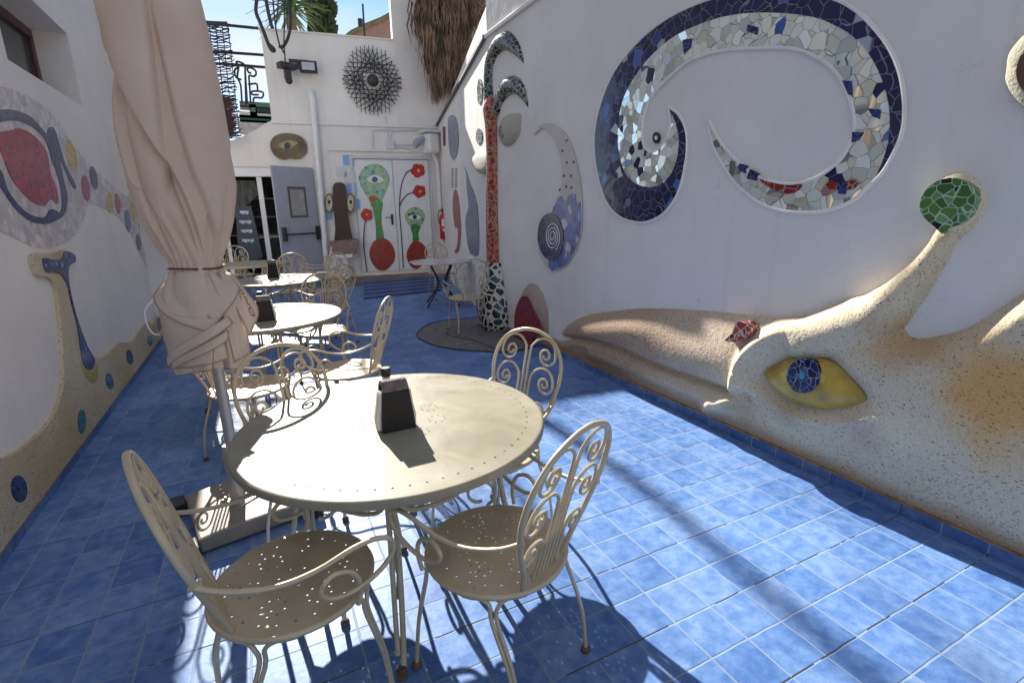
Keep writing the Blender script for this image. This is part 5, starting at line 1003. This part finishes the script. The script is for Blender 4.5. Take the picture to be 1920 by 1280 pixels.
for tr, wd, dp_ in [([(1.62, -.34), (1.77, -.24), (2.4, -.06), (3.3, .1)], .55, .050), ([(1.36, .12), (1.48, 0), (1.76, -.33), (1.95, -.75), (2.13, -1.37), (2.3, -1.7)], -.34, .045), ([(1.36, .28), (1.66, -.06), (2.03, -.82), (2.15, -1.1)], -.26, .038), ([(1.33, .6), (1.6, .9), (1.85, 1.3), (3.3, 1.6)], .4, .06),
    ([(1.36, .70), (1.45, .6), (1.72, .2), (1.95, .06), (2.3, -.02)], -.36, .035), ([(1.33, -.9), (1.52, -.87), (1.77, -.98), (2.0, -1.2), (2.3, -1.5)], .32, .040), ([(1.33, -.45), (1.5, -.6), (1.75, -1.2)], -.25, .03), ([(1.3, .35), (1.45, .38), (1.6, .5)], .2, .03), ([(1.3, -.15), (1.4, -.25), (1.55, -.5)], .22, .03),
    ([(1.3, 1.9), (3.3, 1.9)], .4, .05), ([(1.3, 2.6), (3.3, 2.5)], .4, .05), ([(1.3, -1.9), (3.3, -2.1)], .4, .05), ([(1.3, -2.6), (3.3, -2.7)], .4, .05), ([(1.3, 3.2), (3.3, 3.1)], .4, .05), ([(1.3, .95), (1.5, 1.1)], .2, .03)]:
    g += fold(tr, wd, dp_)
gath = np.exp(-((Zg-1.30)/.07)**2); g += gath*.009*np.sin(Tg*19+3*np.sin(Tg*3))+.010*np.sin(Tg*9+Zg*6)*np.exp(-((Zg-1.45)/.15)**2)
tri = .006*np.abs(((Tg*4/math.pi+Zg*.6) % 2)-1); rad = np.maximum(rad+g*(rad/.24)+tri*(rad/.24)+.006*np.sin(Tg*3+Zg*4), .04)
def ring_mesh(rad, Zg, zc=lean, name='canopy', mat=None, parent=None, close_top=False):
    nz_, nt_ = rad.shape; cx = np.array([lean(z)[0] for z in Zg[:, 0]])[:, None]
    X = cx+rad*np.cos(Tg[:nz_]); Y_ = UY+rad*np.sin(Tg[:nz_])
    V = np.stack([X, Y_, Zg], 2).reshape(-1, 3); fs = [(i*nt_+k, i*nt_+(k+1) % nt_, (i+1)*nt_+(k+1) % nt_, (i+1)*nt_+k) for i in range(nz_-1) for k in range(nt_)]
    mb = MB(); mb.v = [tuple(p) for p in V]; mb.f = fs; o = mb.build(name, mat, parent); 
    for p in o.data.polygons: p.use_smooth = True
    return o
cm, cnt, cbs = base_mat('parasol_cloth', (.66, .53, .45), .85, 0, .15)
t = N(cnt, 'ShaderNodeTexCoord'); wv_ = N(cnt, 'ShaderNodeTexNoise', i_Scale=260., i_Detail=2.); cnt.links.new(t.outputs['Object'], wv_.inputs['Vector'])
st2 = N(cnt, 'ShaderNodeTexNoise', i_Scale=5., i_Detail=6.); cnt.links.new(t.outputs['Object'], st2.inputs['Vector'])
rp_ = ramp(cnt, [(.3, (.66, .53, .43)), (.65, (.74, .61, .505))]); cnt.links.new(st2.outputs['Fac'], rp_.inputs[0]); cnt.links.new(rp_.outputs[0], cbs.inputs['Base Color'])
bp_ = N(cnt, 'ShaderNodeBump', i_Strength=.15, i_Distance=.002); cnt.links.new(wv_.outputs['Fac'], bp_.inputs['Height']); cnt.links.new(bp_.outputs[0], cbs.inputs['Normal'])
trn = N(cnt, 'ShaderNodeBsdfTranslucent'); trn.inputs[0].default_value = (.7, .5, .36, 1); ms = N(cnt, 'ShaderNodeMixShader'); ms.inputs[0].default_value = .15
cnt.links.new(cbs.outputs[0], ms.inputs[1]); cnt.links.new(trn.outputs[0], ms.inputs[2]); cnt.links.new(ms.outputs[0], cnt.nodes['Material Output'].inputs[0])
canopy = ring_mesh(rad, Zg, mat=cm, parent=pz)
# cloth below the tie: an under layer and slanting flaps over it
zs2 = np.linspace(.85, 1.305, 90); Tg = np.meshgrid(zs2, th, indexing='ij')[1]; Z2 = np.meshgrid(zs2, th, indexing='ij')[0]
hem = .05*np.abs(((Tg*2.5/math.pi+.3) % 2)-1)
Z2 = Z2+(1.305-Z2)/.455*(-.03+hem)
r2 = np.interp(Z2, [.8, .9, 1.0, 1.1, 1.2, 1.27, 1.31], [.160, .166, .170, .170, .158, .13, .106])
r2 += -.05*np.exp(-((np.angle(np.exp(1j*(Tg-view-.32))))/.07)**2)-.03*np.exp(-((np.angle(np.exp(1j*(Tg-view-.9+.6*(Z2-1.1)))))/.1)**2)-.02*np.exp(-((np.angle(np.exp(1j*(Tg-view+.7+1.5*(Z2-1.1)))))/.1)**2)+.006*np.sin(Tg*7+Z2*6)*sstep(1.31-Z2, 0, .12)
ring_mesh(r2, Z2, name='lower_canopy', mat=cm, parent=pz)
def flap(pts_tz, rbase, name='flap'):
    """cloth flap hanging outside: corner list in (angle from view, z, extra radius)"""
    n = 14; (a0, z0, e0), (a1, z1, e1), (a2, z2, e2), (a3, z3, e3) = pts_tz; v = []
    for i in range(n+1):
        s_ = i/n
        for j in range(n+1):
            t_ = j/n; w_ = ((1-s_)*(1-t_), s_*(1-t_), s_*t_, (1-s_)*t_)
            a = view+w_[0]*a0+w_[1]*a1+w_[2]*a2+w_[3]*a3; z = w_[0]*z0+w_[1]*z1+w_[2]*z2+w_[3]*z3; e = w_[0]*e0+w_[1]*e1+w_[2]*e2+w_[3]*e3
            r_ = rbase+e+.004*math.sin(s_*7+t_*3)+.006*math.sin(math.pi*s_); v.append((lean(z)[0]+r_*math.cos(a), UY+r_*math.sin(a), z))
    m = n+1; f = [(i*m+j, (i+1)*m+j, (i+1)*m+j+1, i*m+j+1) for i in range(n) for j in range(n)]
    mb = MB(); mb.add(v, f); o = mb.build(name, cm, pz); sd_ = o.modifiers.new('thick', 'SOLIDIFY'); sd_.thickness = .003
    for p in o.data.polygons: p.use_smooth = True
    hv = [v[i*m+n] for i in range(m)]; sv = [v[j] for j in range(m)]; ev = [v[n*m+j] for j in range(m)]
    mb = MB(); mb.tube(sv+hv[1:], .0028, 6, 1); mb.build('hem', hem_m, o, smooth=True); mb = MB(); mb.tube(ev, .0024, 6, 1); mb.build('hem', hem_m, o, smooth=True)
    return o
hem_m = vary('cloth_hem', (.40, .27, .21), .85)
# angles: negative = viewer's left
flap([(-1.75, 1.288, -.07), (.15, 1.295, -.07), (.22, 1.02, .006), (-1.75, 1.20, .018)], .170)
flap([(-.6, 1.292, -.078), (1.45, 1.30, -.078), (.95, 1.215, .02), (.2, 1.07, .010)], .172)
flap([(-1.6, 1.16, -.004), (.28, 1.09, .004), (.36, .90, .004), (-1.5, .86, -.004)], .176)
flap([(-1.45, .90, .004), (.45, 1.10, .018), (.56, 1.065, .022), (-1.42, .862, .006)], .178)
flap([(-1.2, .89, .006), (.42, 1.035, .014), (.42, .99, .012), (-1.15, .862, .004)], .176)
flap([(-.62, .95, -.002), (.1, 1.0, .008), (-.05, .862, .002), (-.5, .85, -.01)], .178)
flap([(.42, 1.16, -.012), (1.15, 1.2, -.005), (1.25, .90, .0), (.55, .87, -.01)], .172)
fl3 = flap([(.8, 1.29, -.065), (1.55, 1.28, -.05), (1.45, 1.11, .05), (1.0, .98, .022)], .18)
# showing-through lettering on the hanging flap, letters seen from the back
lt = vary('brown_lettering', (.16, .08, .05), .8)
def flap_pt(c4_, rb, s_, t_, off):
    (a0, z0, e0), (a1, z1, e1), (a2, z2, e2), (a3, z3, e3) = c4_; w_ = ((1-s_)*(1-t_), s_*(1-t_), s_*t_, (1-s_)*t_)
    a = view+w_[0]*a0+w_[1]*a1+w_[2]*a2+w_[3]*a3; z = w_[0]*z0+w_[1]*z1+w_[2]*z2+w_[3]*z3; r_ = rb+w_[0]*e0+w_[1]*e1+w_[2]*e2+w_[3]*e3+.004*math.sin(s_*7+t_*3)+.006*math.sin(math.pi*s_)+off
    return (lean(z)[0]+r_*math.cos(a), UY+r_*math.sin(a), z)
def letters(c4_, rb, items, nm='lettering'):
    for ch, s0_, t0_, size, rot in items:
        cu = bpy.data.curves.new('txt', 'FONT'); cu.body = ch; cu.size = 1; cu.align_x = 'CENTER'; cu.align_y = 'CENTER'; cu.resolution_u = 3
        o = bpy.data.objects.new('txt', cu); C.objects.link(o); bpy.context.view_layer.update(); me = bpy.data.meshes.new_from_object(o); bpy.data.objects.remove(o)
        mb = MB(); V = []
        for v in me.vertices:
            x, y = -v.co.x*size, v.co.y*size; V.append(flap_pt(c4_, rb, s0_+(x*math.cos(R(rot))-y*math.sin(R(rot))), t0_-(x*math.sin(R(rot))+y*math.cos(R(rot))), .0045))
        mb.add(V, [tuple(p.vertices) for p in me.polygons]); mb.build(nm, lt, fl3)
letters([(.8, 1.29, -.065), (1.55, 1.28, -.05), (1.45, 1.11, .05), (1.0, .98, .022)], .18, [('E', .66, .42, .26, -20), ('S', .60, .63, .26, -20), ('D', .50, .82, .26, -20)])
# ------------------------------------------------------------------ cord
mb = MB(); zc_ = 1.315; mb.tube([(lean(zc_)[0]+.113*math.cos(a)*(1+.02*math.sin(5*a)), UY+.113*math.sin(a)*(1+.02*math.sin(5*a)), zc_+.004*math.sin(a*2)) for a in np.arange(24)*math.pi/12], .0045, 6, 2, closed=True); mb.build('tie_cord', M['rope'], pz, smooth=True)
# loop hanging at the left
mb = MB(); a = view-1.5; mb.tube([(lean(1.2)[0]+r_*math.cos(a), UY+r_*math.sin(a), z) for r_, z in [(.19, 1.18), (.225, 1.14), (.23, 1.08), (.215, 1.03), (.19, 1.02)]], .004, 6, 4); mb.build('loose_cord', M['paper'], pz)
# ------------------------------------------------------------------ things beyond and above the rear wall
def at(x, y, Yd): r_ = ray(x, y); return np.array([0, 0, H])+r_*(Yd/r_[1])
# red roofed block
bk_ = empty('house', at(695, 70, 22)*np.array([1, 1, 0]), label='small russet rendered house block peeping over the rear parapet', cat='house')
q = [at(x, y, 22) for x, y in [(640, 78), (660, 62), (690, 48), (715, 38), (733, 28), (800, 0), (800, 110), (640, 110)]]
mb = MB(); n = len(q); mb.add([tuple(p) for p in q]+[(p[0], p[1]+4, p[2]) for p in q], [tuple(range(n)), tuple(range(2*n-1, n-1, -1))]+[(i, (i+1) % n, (i+1) % n+n, i+n) for i in range(n)]); mb.build('wall', M['stucco_red'], bk_)
mb = MB(); mb.tube([tuple(at(x, y-1, 21.95)) for x, y in [(640, 78), (660, 62), (690, 48), (715, 38), (733, 28)]], .09, 6, 1); mb.build('roof_edge', vary('mossy_edge', (.16, .15, .08), .9, amt=.3), bk_)
an = empty('antenna', at(682, 72, 20.5), label='thin roof antenna mast in front of the russet house', cat='antenna')
mb = MB(); mb.tube([at(684, 75, 20.5), at(680, 8, 20.5)], .035, 6, 1); mb.tube([at(676, 50, 20.5), at(675, 36, 20.5)], .09, 6, 1); mb.build('mast', M['dark'], an)
# leaf clouds
def leaves(mb, n, fn, size, up=.3):
    V = []; Fc = []
    for k in range(n):
        p, d = fn(k); d = np.array(d); d /= np.linalg.norm(d)+1e-9; s_ = np.cross(d, rng.standard_normal(3)); s_ /= np.linalg.norm(s_)+1e-9
        L_ = size*(.6+.8*rng.random()); w_ = L_*.28; k0 = len(V)
        V += [p, p+d*L_*.5+s_*w_, p+d*L_, p+d*L_*.5-s_*w_]; Fc.append((k0, k0+1, k0+2, k0+3))
    mb.add(V, Fc); return mb
# cypress
cyx = at(603, 60, 19); cy = empty('cypress', (cyx[0], 19, 0), label='dark narrow cypress rising behind the rear building', cat='tree')
mb = MB(); mb.tube([(cyx[0], 19, -.1), (cyx[0]+.05, 19, 5), (cyx[0], 19, 8.7)], [.25, .16, .03], 8, 3); mb.build('trunk', vary('bark', (.1, .07, .05), .9), cy)
def cyp(k):
    z = 2.5+6.4*rng.random()**.9; t = (z-2.5)/6.4; R0 = (1.0*(1-t*.9)**.6)*.78*(1+.18*math.sin(z*4+1.7)+.1*math.sin(z*9)); a = rng.random()*6.283; r_ = R0*(1+.15*math.sin(3*a+z*2))*math.sqrt(rng.random()*.6+.4)
    return np.array([cyx[0]+r_*math.cos(a), 19+r_*math.sin(a), z]), (math.cos(a)*.6, math.sin(a)*.6, 1)
leaves(MB(), 15000, cyp, .15).build('crown', vary('cypress_green', (.022, .04, .014), .7, amt=.5, scale=3), cy)
# yucca; leaning second stem and leaf head added to cast the floor stripe
yx = at(548, 60, 16); yu = empty('yucca', (yx[0], 16, 0), label='spiky green yucca crown above the rear parapet left of the cypress, with an added shadow casting stem', cat='plant')
mb = MB(); mb.tube([(yx[0], 16, 0), (yx[0], 16, yx[2]+.3)], .13, 8, 1); mb.tube([(yx[0], 16, 6.2), (yx[0]+.12, 16, 7.2), (1.72, 16, 8.1), (1.6, 16, 8.8), (1.52, 16, 9.6)], [.11, .08, .05, .045, .04], 8, 4)
mb.build('trunk', vary('yucca_bark', (.14, .1, .06), .9), yu)
mb = MB()
for k in range(170):
    a = rng.random()*6.283; el = R(-25+110*rng.random()**.8); L_ = .75+.45*rng.random(); c = np.array([yx[0], 16, yx[2]+.35+.35*rng.random()]) if k < 110 else np.array([1.52, 16, 9.6+.2*rng.random()]); d = np.array([math.cos(a)*math.cos(el), math.sin(a)*math.cos(el), math.sin(el)]); s_ = np.cross(d, [0, 0, 1]); s_ /= np.linalg.norm(s_)+1e-9
    V = []
    for i in range(5): t = i/4; w_ = .045*(1-t)**.7+.002; q_ = c+d*L_*t+np.array([0, 0, -.35*t*t*L_]); V += [q_+s_*w_+[0, 0, .012], q_, q_-s_*w_+[0, 0, .012]]
    mb.add(V, [(3*i+j, 3*i+j+1, 3*i+j+4, 3*i+j+3) for i in range(4) for j in range(2)])
mb.build('crown', vary('yucca_green', (.09, .16, .045), .5, amt=.4, scale=6), yu)
# palm skirt of dead fronds over the angled wall
PY = 11.45; p0 = at(862, 60, PY); pm = empty('palm_tree', (p0[0], PY+.4, 0), label='palm trunk shaggy with hanging dead brown fronds behind the angled wall', cat='tree')
mb = MB(); mb.tube([(p0[0]+.1, PY+.15, 0), (p0[0]+.1, PY+.15, 4), (p0[0], PY+.15, 9)], [.28, .24, .24], 14, 4); mb.build('trunk', vary('palm_bark', (.16, .1, .06), .9, amt=.4, scale=20, bump=.5, bscale=20), pm)
mb = MB(); V = []; Fc = []
env = [(784, -60), (790, 60), (797, 110), (806, 150), (815, 180), (822, 206), (838, 190), (850, 140), (858, 120), (880, 95), (905, 40), (915, -60)]
clumps = [(797, 96, .30), (812, 140, .22), (822, 200, .28), (836, 176, .2), (850, 120, .3), (870, 96, .3), (892, 62, .25), (806, 60, .3), (845, 60, .3), (880, 20, .3)]
for k in range(2600):
    cxp, byp, wd = clumps[rng.integers(len(clumps))]
    x = cxp+rng.normal()*9; yb = byp-abs(rng.normal())*26+rng.normal()*5; yt = yb-40-70*rng.random(); dpt = PY-.35+.6*rng.random()
    a = at(x+rng.normal()*3, yt, dpt); b = at(x, yb, dpt); m_ = (a+b)/2+rng.normal(size=3)*.07; w_ = .007+.012*rng.random(); s_ = np.array([math.cos(k), math.sin(k)*.5, 0])*w_
    k0 = len(V); V += [a-s_, a+s_, m_+s_, m_-s_, b]; Fc += [(k0, k0+1, k0+2, k0+3), (k0+3, k0+2, k0+4)]
mb.add(V, Fc); mb.build('dead_fronds', vary('dead_frond_brown', (.17, .105, .07), .9, amt=.75, scale=3.5), pm)
mb = MB()
for k in range(60):
    a = rng.random()*6.283; V = []; z0 = 8.6; L_ = 1.6+.6*rng.random(); d = np.array([math.cos(a), math.sin(a), 0]); s_ = np.array([-d[1], d[0], 0])
    for i in range(7): t = i/6; q_ = np.array([p0[0], PY+.5, z0])+d*L_*t+np.array([0, 0, .5*t-1.5*t*t]); w_ = .12*math.sin(math.pi*min(1, t+.15)); V += [q_-s_*w_-[0, 0, .05], q_, q_+s_*w_-[0, 0, .05]]
    mb.add(V, [(3*i+j, 3*i+j+1, 3*i+j+4, 3*i+j+3) for i in range(6) for j in range(2)])
mb.build('green_fronds', vary('palm_green', (.05, .09, .03), .6, amt=.3), pm)
# woven wire screen, hanging between rails
def ln(mb, pts, w_, Yd): mb.tube([at(x, y, Yd) for x, y in pts], w_, 5, 2)
ws = empty('woven_screen', at(405, 200, 11.9), label='ragged hanging screen woven of dark twigs and wire against the sky', cat='screen'); mb = MB()
for k in range(70):
    y = 46+k*3.1; x0 = 372+.10*(y-45); x1 = 430+.10*(y-45)+rng.normal()*2-(0 if y < 170 else (y-170)*.0)
    pts = [(x0+(x1-x0)*i/6, y+rng.normal()*1.8+(2 if i % 2 else 0)) for i in range(7)]; ln(mb, pts, .008+.004*rng.random(), 11.9)
for x in (380, 392, 404, 416, 427): ln(mb, [(x, 45), (x+8, 120), (x+15, 190), (x+22, 250)], .008, 11.92)
mb.build('wires', M['dark'], ws); mb = MB(); ln(mb, [(372, 43), (400, 45), (427, 46)], .045, 11.9); mb.build('top_roll', vary('green_black_roll', (.04, .05, .04), .8), ws)
mb = MB(); V = []; Fc = []
for k in range(900):
    x = 392+40*rng.random(); y = 185+70*rng.random(); x += .1*(y-185); L_ = 10+12*rng.random(); a = at(x-L_/2, y-2, 11.95-.1*rng.random()); b = at(x+L_/2, y+rng.normal()*4, 11.9); k0 = len(V); V += [a, a+[0, 0, .012], b+[0, 0, .012], b]; Fc.append((k0, k0+1, k0+2, k0+3))
mb.add(V, Fc); mb.build('twig_mass', vary('reddish_twigs', (.07, .035, .03), .9, amt=.5, scale=5), ws)
rl = empty('wire_rails', at(460, 90, 12.3), label='three taut rails running from the woven screen to the rear building', cat='rail')
for pts in ([(372, 44), (430, 48), (498, 55)], [(376, 96), (430, 99), (500, 104)], [(380, 118), (430, 121), (502, 127)]): mb = MB(); mb.tube([at(x, y, 12.6) for x, y in pts], .028, 6, 1); mb.build('rail', M['dark'], rl)
sf = empty('scroll_sculpture', at(470, 200, 13.2), label='dark wire sculpture of tall looping stalks left of the rear building', cat='sculpture')
def c2(p): return px_list(p, 4, 360, 0)
for pts in ([(375, 780), (365, 640), (340, 580), (350, 500), (330, 470), (350, 465), (395, 490), (400, 560), (415, 780)], [(405, 790), (400, 600), (398, 500)], [(440, 780), (432, 640), (428, 570), (460, 575), (480, 560), (475, 530), (440, 510), (415, 515), (425, 545), (445, 548)], [(462, 780), (465, 735), (520, 735), (535, 715), (525, 690), (455, 685), (452, 710), (500, 712)], [(420, 635), (480, 628), (490, 650), (492, 680)], [(372, 600), (330, 580), (320, 530), (345, 505)]):
    mb = MB(); mb.tube([at(x, y, 13.2) for x, y in c2(pts)], .022, 6, 3); mb.build('stalk', M['dark'], sf, smooth=True)
gbm = empty('balcony', at(480, 215, 17), label='green painted balcony beam of a neighbouring house beyond the low wall', cat='balcony')
for (x0, y0, x1, y1, mt, nm) in ((360, 780, 700, 800, 'green_beam', 'rail'), (440, 785, 480, 885, 'green_beam', 'post'), (360, 880, 700, 915, 'green_dark', 'beam'), (360, 855, 700, 882, 'lightgrey', 'slab_edge'), (480, 815, 700, 850, 'dark', 'grille'), (360, 915, 700, 1000, 'stucco', 'wall'), (360, 795, 440, 812, 'stucco_red', 'roof_strip')):
    if mt not in M: M[mt] = vary(mt, {'green_beam': (.1, .2, .13), 'green_dark': (.03, .09, .06), 'stucco': (.55, .52, .5)}[mt], .6)
    a = at(*c2([(x0, y1)])[0], 17); b = at(*c2([(x1, y0)])[0], 17); mb = MB(); mb.box((a[0], 17, a[2]), (b[0], 17.3, b[2])); mb.build(nm, M[mt], gbm)
# black forged lantern arms hanging from above
la = empty('iron_hanging_arms', at(520, 60, 11.6), label='black forged iron arms hanging in front of the rear parapet like long tongs', cat='sculpture')
for pts, w_ in (([(492, -120), (485, 0), (480, 90), (510, 170), (545, 260), (575, 340), (600, 380), (618, 378), (600, 355), (575, 335)], .035), ([(545, -120), (560, 30), (590, 170), (605, 215)], .035), ([(700, -120), (735, 100), (735, 230), (705, 320), (675, 355), (650, 345)], .03), ([(600, -120), (612, 60), (630, 220), (655, 330), (690, 400)], .016), ([(690, -60), (692, 180), (690, 320), (700, 470)], .014), ([(650, -60), (640, 100), (625, 215)], .014)):
    mb = MB(); mb.tube([at(x, y, 11.6) for x, y in c2(pts)], w_, 6, 4); mb.build('iron_arm', M['dark'], la, smooth=True)
